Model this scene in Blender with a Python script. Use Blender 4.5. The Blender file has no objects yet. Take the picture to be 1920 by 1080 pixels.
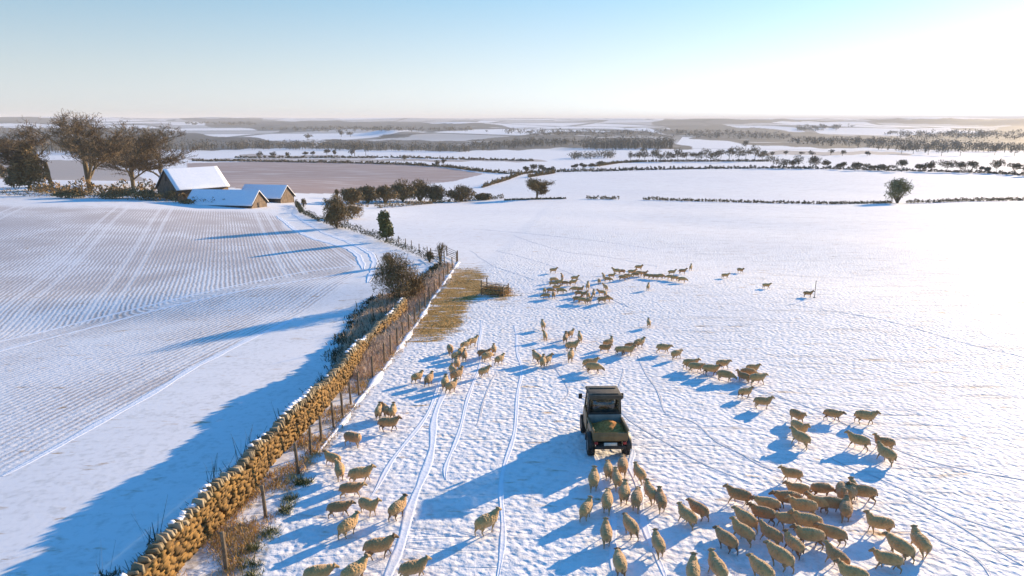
import bpy, math, random
import numpy as np
from mathutils import Vector, Matrix
R = math.radians
scene = bpy.context.scene
C = scene.collection

# ------------------------------------------------------------------ camera, sky, sun
CAMZ = 13.0
FPX = 1297.0
PITCH = math.atan(318.0 / FPX)
cam = bpy.data.cameras.new('camera')
cam.sensor_width = 36.0
cam.lens = 36.0 * FPX / 1920.0
cam.clip_start = 0.3
cam.clip_end = 60000
camo = bpy.data.objects.new('camera', cam)
camo.location = (0, 0, CAMZ)
camo.rotation_euler = (math.pi / 2 - PITCH, 0, 0)
C.objects.link(camo)
scene.camera = camo

SUN_AZ = R(46)      # to the right of the view direction (+Y)
SUN_EL = R(11.8)
sd = Vector((math.sin(SUN_AZ) * math.cos(SUN_EL), math.cos(SUN_AZ) * math.cos(SUN_EL), math.sin(SUN_EL)))
w = bpy.data.worlds.new("World")
scene.world = w
w.use_nodes = True
wn = w.node_tree.nodes
wl = w.node_tree.links
bg = wn['Background']
sky = wn.new('ShaderNodeTexSky')
sky.sky_type = 'NISHITA'
sky.sun_disc = False
sky.sun_elevation = SUN_EL
sky.sun_rotation = SUN_AZ
sky.altitude = 200
sky.air_density = 1.0
sky.dust_density = 0.4
sky.ozone_density = 4.0
# keep the sky model's brightness, tint it from pale at the horizon to deep winter blue overhead
_bw = wn.new('ShaderNodeRGBToBW'); wl.new(sky.outputs['Color'], _bw.inputs[0])
_tc = wn.new('ShaderNodeTexCoord'); _sp = wn.new('ShaderNodeSeparateXYZ'); wl.new(_tc.outputs['Generated'], _sp.inputs[0])
_cr = wn.new('ShaderNodeValToRGB'); wl.new(_sp.outputs['Z'], _cr.inputs[0])
_e = _cr.color_ramp.elements
_e[0].position = 0.0; _e[0].color = (.58, .60, .595, 1)
_e[1].position = .5; _e[1].color = (.07, .46, 1.25, 1)
for _p, _c in ((.06, (.49, .57, .60, 1)), (.15, (.33, .53, .69, 1)), (.25, (.13, .50, .98, 1))):
    _n = _e.new(_p); _n.color = _c
_vm = wn.new('ShaderNodeVectorMath'); _vm.operation = 'SCALE'
wl.new(_cr.outputs[0], _vm.inputs[0])
_m2 = wn.new('ShaderNodeMath'); _m2.operation = 'MULTIPLY'; _m2.inputs[1].default_value = 3.0
_pw = wn.new('ShaderNodeMath'); _pw.operation = 'POWER'; _pw.inputs[1].default_value = .62
wl.new(_bw.outputs[0], _pw.inputs[0]); wl.new(_pw.outputs[0], _m2.inputs[0]); wl.new(_m2.outputs[0], _vm.inputs['Scale'])
wl.new(_vm.outputs[0], bg.inputs['Color'])
bg.inputs['Strength'].default_value = 0.105
sun = bpy.data.lights.new('sun', 'SUN')
sun.energy = 5.0
sun.angle = R(0.5)
sun.color = (1.0, 0.76, 0.49)
suno = bpy.data.objects.new('sun', sun)
suno.rotation_euler = sd.to_track_quat('Z', 'Y').to_euler()
C.objects.link(suno)
scene.view_settings.view_transform = 'Standard'
scene.view_settings.look = 'None'
scene.view_settings.exposure = 1.0
scene.view_settings.gamma = 1.0

# ------------------------------------------------------------------ helpers
def tag(o, label=None, cat=None, group=None, kind=None):
    if label: o['label'] = label
    if cat: o['category'] = cat
    if group: o['group'] = group
    if kind: o['kind'] = kind
    return o

def empty(name, loc=(0, 0, 0), rz=0.0):
    o = bpy.data.objects.new(name, None)
    o.location = loc
    o.rotation_euler = (0, 0, rz)
    o.empty_display_size = 0.3
    C.objects.link(o)
    return o

class MB:
    def __init__(s):
        s.v = []; s.f = []; s.n = 0
    def add(s, v, f):
        v = np.asarray(v, float).reshape(-1, 3)
        s.v.append(v)
        s.f.extend([tuple(int(i) + s.n for i in q) for q in f])
        s.n += len(v)
    def quads(s, v):
        """v: (n,4,3) array of quads"""
        v = np.asarray(v, float)
        n = len(v)
        s.v.append(v.reshape(-1, 3))
        idx = (np.arange(n * 4) + s.n).reshape(-1, 4)
        s.f.extend(map(tuple, idx.tolist()))
        s.n += n * 4
    def box(s, c, size, rot=None, taper=1.0, jit=0.0, rng=random):
        hx, hy, hz = size[0] / 2, size[1] / 2, size[2] / 2
        vs = []
        for dz in (-1, 1):
            t = taper if dz > 0 else 1.0
            for dx, dy in ((-1, -1), (1, -1), (1, 1), (-1, 1)):
                p = Vector((dx * hx * t, dy * hy * t, dz * hz))
                if jit: p += Vector([rng.uniform(-jit, jit) for _ in range(3)])
                if rot is not None: p = rot @ p
                vs.append((p.x + c[0], p.y + c[1], p.z + c[2]))
        s.add(vs, [(0, 3, 2, 1), (4, 5, 6, 7), (0, 1, 5, 4), (1, 2, 6, 5), (2, 3, 7, 6), (3, 0, 4, 7)])
    def tube(s, pts, rad, n=6, cap=True):
        pts = [Vector(p) for p in pts]
        if not hasattr(rad, '__len__'): rad = [rad] * len(pts)
        vs = []; fs = []
        for i, p in enumerate(pts):
            d = (pts[min(i + 1, len(pts) - 1)] - pts[max(i - 1, 0)])
            if d.length < 1e-6: d = Vector((0, 0, 1))
            d.normalize()
            a = d.cross(Vector((0, 0, 1)))
            if a.length < 0.05: a = d.cross(Vector((1, 0, 0)))
            a.normalize(); b = d.cross(a)
            for k in range(n):
                t = 2 * math.pi * k / n
                vs.append(p + (a * math.cos(t) + b * math.sin(t)) * rad[i])
        for i in range(len(pts) - 1):
            for k in range(n):
                k2 = (k + 1) % n
                fs.append((i * n + k, i * n + k2, (i + 1) * n + k2, (i + 1) * n + k))
        if cap:
            fs.append(tuple(range(n)))
            fs.append(tuple(reversed(range((len(pts) - 1) * n, len(pts) * n))))
        s.add([tuple(v) for v in vs], fs)
    def lathe(s, prof, axis_c, n=20, axis='X'):
        """prof: list of (along, radius)"""
        vs = []; fs = []
        for a, r in prof:
            for k in range(n):
                t = 2 * math.pi * k / n
                c_, s_ = math.cos(t) * r, math.sin(t) * r
                if axis == 'X': vs.append((axis_c[0] + a, axis_c[1] + c_, axis_c[2] + s_))
                elif axis == 'Y': vs.append((axis_c[0] + c_, axis_c[1] + a, axis_c[2] + s_))
                else: vs.append((axis_c[0] + c_, axis_c[1] + s_, axis_c[2] + a))
        for i in range(len(prof) - 1):
            for k in range(n):
                k2 = (k + 1) % n
                fs.append((i * n + k, i * n + k2, (i + 1) * n + k2, (i + 1) * n + k))
        s.add(vs, fs)
    def build(s, name, m, parent=None, smooth=False, loc=None):
        me = bpy.data.meshes.new(name)
        if s.v:
            V = np.concatenate(s.v)
            if all(len(f) == 4 for f in s.f):
                F = np.array(s.f, dtype=np.int32)
                me.vertices.add(len(V)); me.vertices.foreach_set('co', V.astype(np.float32).ravel())
                me.loops.add(F.size); me.loops.foreach_set('vertex_index', F.ravel())
                me.polygons.add(len(F))
                me.polygons.foreach_set('loop_start', np.arange(0, F.size, 4, dtype=np.int32))
                me.update(calc_edges=True)
            else:
                me.from_pydata(V.tolist(), [], s.f)
        me.materials.append(m)
        if smooth:
            me.polygons.foreach_set('use_smooth', [True] * len(me.polygons))
        me.update()
        o = bpy.data.objects.new(name, me)
        if loc is not None: o.location = loc
        C.objects.link(o)
        if parent: o.parent = parent
        return o

def lin(c):
    return tuple(c) + (1.0,) if len(c) == 3 else c

class NT:
    """tiny node builder"""
    def __init__(s, name):
        s.m = bpy.data.materials.new(name); s.m.use_nodes = True
        s.t = s.m.node_tree; s.t.nodes.clear()
        s.out = s.t.nodes.new('ShaderNodeOutputMaterial')
    def n(s, typ, ins=None, **kw):
        nd = s.t.nodes.new('ShaderNode' + typ)
        for k, v in kw.items(): setattr(nd, k, v)
        for k, v in (ins or {}).items():
            sock = nd.inputs[k]
            if isinstance(v, bpy.types.NodeSocket): s.t.links.new(v, sock)
            else: sock.default_value = v
        return nd
    def math(s, op, a, b=0.5, clamp=False):
        nd = s.t.nodes.new('ShaderNodeMath'); nd.operation = op; nd.use_clamp = clamp
        for i, v in enumerate((a, b)):
            if isinstance(v, bpy.types.NodeSocket): s.t.links.new(v, nd.inputs[i])
            else: nd.inputs[i].default_value = v
        return nd.outputs[0]
    def mix(s, f, a, b):
        nd = s.t.nodes.new('ShaderNodeMix'); nd.data_type = 'RGBA'
        for i, v in ((0, f), (6, a), (7, b)):
            if isinstance(v, bpy.types.NodeSocket): s.t.links.new(v, nd.inputs[i])
            else: nd.inputs[i].default_value = lin(v) if i else v
        return nd.outputs[2]
    def ramp(s, f, stops):
        nd = s.t.nodes.new('ShaderNodeMapRange'); nd.clamp = True
        s.t.links.new(f, nd.inputs[0])
        nd.inputs[1].default_value, nd.inputs[2].default_value = stops
        return nd.outputs[0]
    def noise(s, scale, detail=3, vec=None, rough=0.55, dist=0.0):
        ins = {'Scale': scale, 'Detail': detail, 'Roughness': rough, 'Distortion': dist}
        if vec is not None: ins['Vector'] = vec
        return s.n('TexNoise', ins).outputs['Fac']
    def coord(s, which='Object'):
        return s.n('TexCoord').outputs[which]
    def mapping(s, vec, scale=(1, 1, 1), rot=(0, 0, 0)):
        return s.n('Mapping', {'Vector': vec, 'Scale': scale, 'Rotation': rot}).outputs[0]
    def finish(s, color, rough=0.8, bump=None, bdist=0.02, bstr=1.0, **extra):
        b = s.n('BsdfPrincipled')
        for k, v in [('Base Color', color), ('Roughness', rough)] + list(extra.items()):
            sock = b.inputs[k.replace('_', ' ')]
            if isinstance(v, bpy.types.NodeSocket): s.t.links.new(v, sock)
            else: sock.default_value = lin(v) if (hasattr(v, '__len__')) else v
        if bump is not None:
            bn = s.n('Bump', {'Height': bump, 'Distance': bdist, 'Strength': bstr})
            s.t.links.new(bn.outputs[0], b.inputs['Normal'])
        s.t.links.new(b.outputs[0], s.out.inputs['Surface'])
        return s.m

def simple_mat(name, c1, c2, scale=3.0, rough=0.8, bdist=0.0, detail=4, contrast=(0.35, 0.65), island=0.0, **extra):
    t = NT(name); co = t.coord()
    f = t.noise(scale, detail, co)
    f = t.ramp(f, contrast)
    if island:
        ri = t.n('NewGeometry').outputs['Random Per Island']
        f = t.math('ADD', t.math('MULTIPLY', f, 1 - island), t.math('MULTIPLY', ri, island))
    col = t.mix(f, c1, c2)
    return t.finish(col, rough, t.noise(scale * 3, 3, co) if bdist else None, bdist, **extra)

# ------------------------------------------------------------------ the lie of the land
PY_ = np.array([-60, 0, 20, 78, 150, 225, 300, 400, 700, 1200, 2000, 3500, 5500, 8000, 14000, 30000], float)
PZ_ = np.array([4.0, 1.2, 0, -3.6, -8.0, -13.0, -15.2, -17.2, -26, -33, -31, -17, -1, 8, 11, 11], float)
# distant hills: picture column of their bearing, distance, height, angular width, depth
HILLS = [(60, 5200, 17, 150, 500), (200, 6800, 12, 140, 600), (400, 5600, 14, 90, 400), (500, 8000, 9, 160, 700), (640, 4300, 6, 90, 300),
         (860, 3600, 7, 60, 250), (760, 6400, 9, 160, 500), (1000, 7600, 9, 140, 600), (1170, 4800, 13, 110, 400),
         (1330, 4000, 15, 120, 350), (1520, 5000, 11, 120, 400), (1750, 4300, 20, 170, 380), (1960, 3600, 16, 130, 300), (1560, 3000, 8, 120, 260),
         (-200, 4200, 20, 240, 500), (2300, 4000, 20, 260, 500), (735, 1900, 9, 45, 130), (1200, 2300, 6, 120, 220)]
def sstep(t):
    t = np.clip(t, 0, 1); return t * t * (3 - 2 * t)
def T(X, Y):
    X = np.asarray(X, float); Y = np.asarray(Y, float)
    D = np.where(Y > 0, np.sqrt(Y * Y + (0.35 * X) ** 2), Y)
    # smooth profile
    z = 0
    for o in (-0.12, -0.06, 0, 0.06, 0.12):
        z = z + np.interp(D * (1 + o), PY_, PZ_) / 5
    z = z + 4.5 * sstep((-X - 18) / 90) * sstep((Y - 55) / 110) * (1 - sstep((Y - 230) / 150))
    z = z - 1.5 * sstep((-X - 11) / 35) * (1 - sstep((Y - 70) / 60))
    z = z - .75 * sstep((-11.75 + (Y - 19) * .125 - X) / 1.1) * (1 - sstep((Y - 56) / 12))
    near = np.exp(-(D / 260) ** 2)
    z = z + near * (0.10 * np.sin(X / 7.3 + 1.1 * np.sin(Y / 11)) + 0.12 * np.sin(Y / 9.1 + X / 17) + 0.25 * np.sin(X / 31 + Y / 43))
    far = sstep((D - 500) / 1500)
    z = z + far * (3.0 * np.sin(X / 410 + 1.3 * np.sin(Y / 530)) * np.sin(Y / 470 + 0.7) + 1.2 * np.sin(X / 140 + Y / 230))
    ang = np.where(Y > 1, 960 + FPX / math.cos(PITCH) * X / np.maximum(Y, 1), 960)
    for px, d, h, wd, dd in HILLS:
        z = z + 1.6 * h * np.exp(-((ang - px) / wd) ** 2 - ((D - d) / dd) ** 2) * (D > 800)
    return z

def ray(px, py):
    u = (px - 960) / FPX; v = (py - 540) / FPX
    d = np.array([u, math.cos(PITCH) - v * math.sin(PITCH), -math.sin(PITCH) - v * math.cos(PITCH)])
    return d
TT = 6.0 * (1.012 ** np.arange(720))
def G(px, py):
    """the ground point on the line of sight through a photo pixel"""
    d = ray(px, py)
    xs, ys, zs = TT * d[0], TT * d[1], CAMZ + TT * d[2]
    below = np.nonzero(zs < T(xs, ys))[0]
    if len(below) == 0:
        i = len(TT) - 1; t = TT[i] * .4
    else:
        lo, hi = TT[max(below[0] - 1, 0)], TT[below[0]]
        for _ in range(18):
            t = (lo + hi) / 2
            if CAMZ + t * d[2] < T(t * d[0], t * d[1]): hi = t
            else: lo = t
    x, y = t * d[0], t * d[1]
    return Vector((x, y, float(T(x, y))))
def tz(x, y): return float(T(x, y))
def proj(X, Y, Z):
    c, s = math.cos(PITCH), math.sin(PITCH)
    dz = Z - CAMZ
    depth = Y * c - dz * s
    up = Y * s + dz * c
    depth = np.maximum(depth, 0.5)
    return 960 + FPX * X / depth, 540 - FPX * up / depth, depth
def height_to(P, py):
    """height above P so that its top shows at picture row py"""
    d = ray(960, py)
    return CAMZ + P.y / d[1] * d[2] - P.z
def mpp(P):
    """metres per photo pixel at P"""
    return float(proj(P.x, P.y, P.z)[2]) / FPX

def inpoly(px, py, poly):
    poly = np.array(poly, float)
    ins = np.zeros(px.shape, bool)
    j = len(poly) - 1
    for i in range(len(poly)):
        xi, yi = poly[i]; xj, yj = poly[j]
        if yi != yj:
            c = ((yi > py) != (yj > py)) & (px < (xj - xi) * (py - yi) / (yj - yi) + xi)
            ins ^= c
        j = i
    return ins
def polydist(X, Y, pts):
    best = np.full(X.shape, 1e9)
    for (x0, y0), (x1, y1) in zip(pts[:-1], pts[1:]):
        dx, dy = x1 - x0, y1 - y0
        t = np.clip(((X - x0) * dx + (Y - y0) * dy) / (dx * dx + dy * dy), 0, 1)
        best = np.minimum(best, np.hypot(X - x0 - t * dx, Y - y0 - t * dy))
    return best

# ------------------------------------------------------------------ ground
PLOUGH = [(-4000, 3200), (-600, 1240), (0, 893), (230, 768), (330, 713), (430, 655), (560, 592), (622, 550), (662, 515), (672, 485), (650, 466), (600, 452),
          (530, 428), (528, 408), (495, 399), (300, 392), (0, 386), (-4000, 380)]
VERGE = [(150, 1220), (300, 1085), (420, 960), (520, 840), (600, 775), (650, 700), (700, 640), (760, 585), (835, 500), (862, 490), (775, 635), (712, 712), (640, 815), (560, 915),
         (520, 1010), (470, 1100), (400, 1220)]
STRAW = [(853, 502), (900, 503), (912, 520), (893, 545), (905, 552), (868, 575), (880, 600), (850, 622), (822, 638), (756, 640), (790, 592), (825, 540)]
STRAW2 = [(892, 538), (930, 530), (955, 540), (972, 553), (950, 562), (915, 560)]
BROWNF = [(350, 306), (470, 303), (640, 304), (800, 309), (908, 326), (850, 340), (700, 356), (620, 363), (520, 362), (420, 350), (350, 330)]
BROWN2 = [[(360, 297), (1000, 299), (1010, 303), (380, 302)], [(1440, 283), (1700, 285), (1700, 290), (1440, 291)], [(-400, 296), (200, 300), (280, 340), (-400, 330)],
          [(470, 290), (700, 293), (690, 297), (470, 297)]]
DARKF = [[(-900, 240), (300, 240), (340, 249), (580, 268), (580, 276), (420, 281), (-900, 285)], [(-900, 220), (130, 220), (180, 229), (100, 232), (-900, 231)],
         [(345, 221), (480, 222), (560, 236), (480, 245), (400, 236)], [(590, 262), (880, 264), (1000, 250), (1100, 256), (1265, 262), (1300, 280), (1100, 276), (880, 284), (600, 279)],
         [(500, 226), (700, 228), (900, 232), (1000, 241), (800, 246), (640, 241), (480, 246)], [(1230, 222), (1400, 223), (1600, 226), (1400, 231), (1350, 234), (1550, 252), (1700, 258), (1720, 280), (1480, 276), (1300, 260), (1240, 244)],
         [(1600, 224), (1920, 222), (2600, 222), (2600, 283), (1900, 283), (1720, 280), (1690, 252), (1850, 250), (1880, 236), (1700, 232)],
         [(1010, 250), (1100, 246), (1240, 248), (1260, 256), (1080, 255)], [(700, 253), (780, 252), (760, 260), (700, 260)]]
def build_ground():
    a1 = np.radians(np.concatenate([np.linspace(-82, -42, 70, endpoint=False), np.linspace(-42, 42, 660, endpoint=False), np.linspace(42, 82, 70)]))
    rad = 3.5 * (40000 / 3.5) ** (np.arange(760) / 759.0)
    A, D = np.meshgrid(a1, rad, indexing='ij')
    X = np.sin(A) * D; Y = np.cos(A) * D
    Z = T(X, Y)
    px, py, dep = proj(X, Y, Z)
    rng = np.random.RandomState(3)
    def wob(s, a): return a * (np.sin(px / s + 1.7 * np.sin(py / (s * .4))) + .5 * np.sin(px / (s * .37) + py / (s * .21)))
    pxj = px + np.where(dep > 90, 0, wob(9, 3.0)); pyj = py + np.where(dep > 90, 0, wob(11, 2.0))
    fpx = px + np.where(dep > 450, 14 * np.sin(px / 31 + py / 3.1) + 7 * np.sin(px / 9.7 - py / 2.3), 0); fpy = py + np.where(dep > 450, 1.0 * np.sin(px / 23) + .6 * np.sin(px / 8.3 + 1), 0)
    m1 = np.zeros(X.shape + (4,)); m2 = np.zeros(X.shape + (4,))
    m1[..., 0] = inpoly(px, py, PLOUGH)
    m1[..., 1] = inpoly(pxj, pyj, STRAW) | inpoly(pxj, pyj, STRAW2)
    m1[..., 2] = inpoly(px, py, VERGE)
    m2[..., 0] = inpoly(px, py, BROWNF)
    b2 = np.zeros(X.shape, bool)
    for p in BROWN2: b2 |= inpoly(fpx, fpy, p)
    m2[..., 1] = b2
    dk = np.zeros(X.shape, bool)
    for p in DARKF: dk |= inpoly(fpx, fpy, p)
    m2[..., 2] = dk
    m1[..., 3] = 1; m2[..., 3] = 1
    def blur(m, k):
        for _ in range(k):
            m[1:-1, 1:-1] = (m[1:-1, 1:-1] * 2 + m[:-2, 1:-1] + m[2:, 1:-1] + m[1:-1, :-2] + m[1:-1, 2:]) / 6
    blur(m1, 3)
    q_ = m1[..., 1:2].copy(); blur(q_, 22); m1[..., 1:2] = q_
    edge = [G(-60, 930), G(230, 768), G(430, 655), G(560, 592), G(622, 550), G(662, 515), G(672, 485), G(650, 466), G(600, 452), G(520, 400)]
    pts = [(p.x, p.y) for p in edge]
    d0 = np.array(pts[0]) - np.array(pts[1]); pts = [tuple(np.array(pts[0]) + d0 * 8)] + pts
    p1 = np.array(pts[-1]); pts.append(tuple(p1 + np.array([-38, 93]) * 6))
    u1 = (-11.4 + (Y - 19) * .125 - X) * .99
    c0_ = G(672, 500); c1_ = G(0, 640)
    u2 = (X - c0_.x) * -.925 + (Y - c0_.y) * -.38 + 5.0
    nx_, ny_ = -(c1_.y - c0_.y), (c1_.x - c0_.x); ln_ = math.hypot(nx_, ny_)
    sd_ = -((X - c0_.x) * nx_ + (Y - c0_.y) * ny_) / ln_
    wt = sstep((sd_ + .6) / 1.2)
    row = u1 * (1 - wt) + u2 * wt + 40
    na, nr = X.shape
    V = np.stack([X, Y, Z], -1).reshape(-1, 3).astype(np.float32)
    i = np.arange(na - 1)[:, None] * nr + np.arange(nr - 1)[None]
    F = np.stack([i, i + 1, i + nr + 1, i + nr], -1).reshape(-1, 4)[:, ::-1].astype(np.int32)
    F = F[:, ::-1]
    me = bpy.data.meshes.new('ground')
    me.vertices.add(len(V)); me.vertices.foreach_set('co', V.ravel())
    me.loops.add(F.size); me.loops.foreach_set('vertex_index', np.ascontiguousarray(F).ravel())
    me.polygons.add(len(F)); me.polygons.foreach_set('loop_start', np.arange(0, F.size, 4, dtype=np.int32))
    me.update(calc_edges=True)
    if me.polygons[0].normal.z < 0: me.flip_normals()
    me.polygons.foreach_set('use_smooth', [True] * len(me.polygons))
    for nm, m in (('zone', m1), ('cover', m2)):
        at = me.attributes.new(nm, 'FLOAT_COLOR', 'POINT'); at.data.foreach_set('color', m.reshape(-1).astype(np.float32))
    at = me.attributes.new('row', 'FLOAT', 'POINT'); at.data.foreach_set('value', row.ravel().astype(np.float32))
    o = bpy.data.objects.new('ground', me); C.objects.link(o)
    tag(o, kind='structure')
    # material
    t = NT('snow_ground'); co = t.coord()
    def att(n): return t.n('Attribute', attribute_name=n)
    z = t.n('SeparateColor', {'Color': att('zone').outputs['Color']}).outputs
    c = t.n('SeparateColor', {'Color': att('cover').outputs['Color']}).outputs
    rowf = att('row').outputs['Fac']
    plough, straw, verge = z[0], z[1], z[2]
    n1 = t.noise(0.05, 4, co); n2 = t.noise(0.6, 4, co); n3 = t.noise(3.2, 4, co, 0.6); n4 = t.noise(9, 3, co, .6)
    big = t.noise(0.018, 3, co)
    # trampled, hoof-pocked pasture
    vor = t.n('TexVoronoi', {'Vector': t.mapping(co, (1, 1, 1)), 'Scale': 4.2, 'Randomness': 1.0}, feature='SMOOTH_F1')
    pock = t.math('ADD', t.math('MULTIPLY', t.ramp(vor.outputs['Distance'], (0.0, 0.6)), 0.6), t.math('MULTIPLY', n3, 0.9))
    streak_v = t.mapping(co, (0.22, 1.5, 1), (0, 0, R(14)))
    streak = t.noise(1.0, 4, streak_v, 0.65, 0.6)
    streak2 = t.noise(1.6, 3, t.mapping(co, (0.10, 1.2, 1), (0, 0, R(9))), 0.6, 0.3)
    sx = t.n('SeparateXYZ', {'Vector': co}).outputs
    rightside = t.ramp(t.math('SUBTRACT', sx[0], t.math('MULTIPLY', sx[1], 0.12)), (0.0, 14.0))
    streakmask = t.ramp(streak, (0.57, 0.69)); streakmask2 = t.ramp(streak2, (0.56, 0.67))
    # colours
    snow = t.mix(t.ramp(n1, (.3, .7)), (.82, .79, .765), (.87, .84, .80))
    grassy = t.mix(n4, (.30, .28, .22), (.50, .48, .44))
    thin = t.math('MULTIPLY', t.ramp(t.math('ADD', t.math('MULTIPLY', n3, 0.7), t.math('MULTIPLY', n2, 0.3)), (0.50, 0.64)), 0.36)
    past = t.mix(thin, snow, grassy)
    sm = t.math('MULTIPLY', t.math('MAXIMUM', streakmask, t.math('MULTIPLY', streakmask2, .8)), t.math('ADD', t.math('MULTIPLY', rightside, 0.42), 0.10))
    past = t.mix(sm, past, (.33, .30, .27))
    lanec = t.ramp(t.math('ADD', sx[0], t.math('MULTIPLY', sx[1], -0.11)), (-12.2, -10.4))
    closeby = t.math('SUBTRACT', 1.0, t.ramp(sx[1], (48, 85)))
    speck = t.math('MULTIPLY', t.ramp(t.noise(5.5, 5, co, .7), (.60, .70)), t.ramp(t.noise(.22, 3, co), (.38, .62)))
    past = t.mix(t.math('MULTIPLY', t.math('MULTIPLY', speck, .60), t.math('MULTIPLY', lanec, closeby)), past, (.24, .18, .11))
    # ploughed and drilled field
    saw = t.math('SINE', t.math('MULTIPLY', t.math('ADD', rowf, t.math('MULTIPLY', n2, 0.42)), 2 * math.pi / 0.46))
    saw01 = t.math('ADD', t.math('MULTIPLY', saw, 0.5), 0.5)
    pat = t.noise(0.09, 5, co, 0.6)
    farp = t.ramp(sx[1], (45, 95))
    amt = t.math('ADD', t.math('ADD', t.math('MULTIPLY', t.math('SUBTRACT', pat, .14), 1.6), t.math('MULTIPLY', n3, .45)), t.math('MULTIPLY', farp, 0.27))
    soilm = t.ramp(t.math('ADD', t.math('MULTIPLY', saw01, 0.42), t.math('MULTIPLY', amt, 0.85)), (0.80, 1.14))
    tr = t.math('PINGPONG', t.math('ADD', rowf, 4.0), 13.0)       # tramlines of the sprayer
    tram = t.math('LESS_THAN', t.math('ABSOLUTE', t.math('SUBTRACT', t.math('ABSOLUTE', t.math('SUBTRACT', tr, 4.0)), 1.0)), 0.30)
    soilm = t.math('MULTIPLY', soilm, t.math('SUBTRACT', 1.0, t.math('MULTIPLY', tram, .5)))
    soil = t.mix(n3, (.25, .16, .115), (.37, .26, .20))
    pl = t.mix(t.math('MULTIPLY', soilm, .58), snow, soil)
    col = t.mix(plough, past, pl)
    # verge between wall and fence: dead grass poking through
    vm = t.math('MULTIPLY', t.ramp(verge, (.2, .8)), t.ramp(t.math('ADD', t.math('MULTIPLY', t.noise(1.3, 5, co, .65), .7), t.math('MULTIPLY', n4, .3)), (.46, .58)))
    col = t.mix(t.math('MULTIPLY', vm, .62), col, t.mix(n4, (.40, .27, .14), (.24, .18, .09)))
    # trodden straw round the feeder
    sn = t.noise(1.0, 5, t.mapping(co, (0.5, 1.6, 1), (0, 0, R(12))), 0.65, .3)
    stm = t.ramp(t.math('ADD', straw, t.math('MULTIPLY', t.math('SUBTRACT', sn, .5), 3.2)), (.35, .80))
    col = t.mix(stm, col, t.mix(t.noise(2.5, 4, co), (.28, .14, .022), (.52, .29, .07)))
    # distant fields
    bl = t.noise(0.06, 5, t.mapping(co, (0.6, 2.2, 1), (0, 0, R(-8))), .6)
    col = t.mix(t.math('MULTIPLY', c[0], t.ramp(bl, (.05, .5))), col, t.mix(bl, (.30, .20, .165), (.44, .33, .28)))
    col = t.mix(t.math('MULTIPLY', c[1], .75), col, (.30, .22, .16))
    wn_ = t.noise(0.008, 5, co, .6)
    col = t.mix(t.math('MULTIPLY', c[2], t.ramp(wn_, (.26, .36))), col, (.11, .095, .07))
    dist = t.n('VectorMath', {0: co}, operation='LENGTH').outputs['Value']
    dfar = t.ramp(dist, (900, 1700))
    fv = t.n('TexVoronoi', {'Vector': t.mapping(co, (.0022, .0015, 0.001), (0, 0, R(20))), 'Scale': 1.0}, feature='F1')
    fcol = t.n('SeparateColor', {'Color': fv.outputs['Color']}).outputs
    fm = t.math('MULTIPLY', t.ramp(fcol[0], (.55, .60)), dfar)
    col = t.mix(t.math('MULTIPLY', fm, .55), col, (.16, .14, .11))
    fe = t.n('TexVoronoi', {'Vector': t.mapping(co, (.0022, .0015, 0.001), (0, 0, R(20))), 'Scale': 1.0}, feature='DISTANCE_TO_EDGE')
    edge_ = t.math('MULTIPLY', t.math('LESS_THAN', fe.outputs['Distance'], .035), dfar)
    col = t.mix(t.math('MULTIPLY', edge_, .8), col, (.06, .055, .04))
    # relief
    nearf = t.math('SUBTRACT', 1.0, t.math('MULTIPLY', t.ramp(dist, (60, 260)), .75))
    smooth_zone = t.math('SUBTRACT', 1.0, t.math('MULTIPLY', plough, 1.0))
    lane = t.ramp(t.math('ADD', sx[0], t.math('MULTIPLY', sx[1], -0.11)), (-12.2, -10.4))  # hoof marks only on the sheep's side of the wall
    hb = t.math('MULTIPLY', t.math('MULTIPLY', t.math('MULTIPLY', pock, t.math('ADD', t.ramp(n1, (.25, .7)), .45)), t.math('ADD', t.math('MULTIPLY', lane, .95), .05)), smooth_zone)
    hb = t.math('SUBTRACT', hb, t.math('MULTIPLY', t.math('MULTIPLY', streakmask, t.math('MULTIPLY', smooth_zone, lane)), .5))
    pb = t.math('MULTIPLY', t.math('MULTIPLY', t.math('ADD', t.math('MULTIPLY', saw01, -.22), t.math('MULTIPLY', n3, .9)), plough), .62)
    h = t.math('MULTIPLY', t.math('ADD', hb, pb), nearf)
    me.materials.append(t.finish(col, .75, h, .09, .8, Specular_IOR_Level=.25))
build_ground()
SNOW = simple_mat('snow', (.80, .81, .84), (.86, .86, .86), 2.0, .7, .02)
SNOWTRACK = simple_mat('pressed_snow', (.66, .67, .71), (.82, .82, .83), 1.6, .6, .03)

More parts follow.
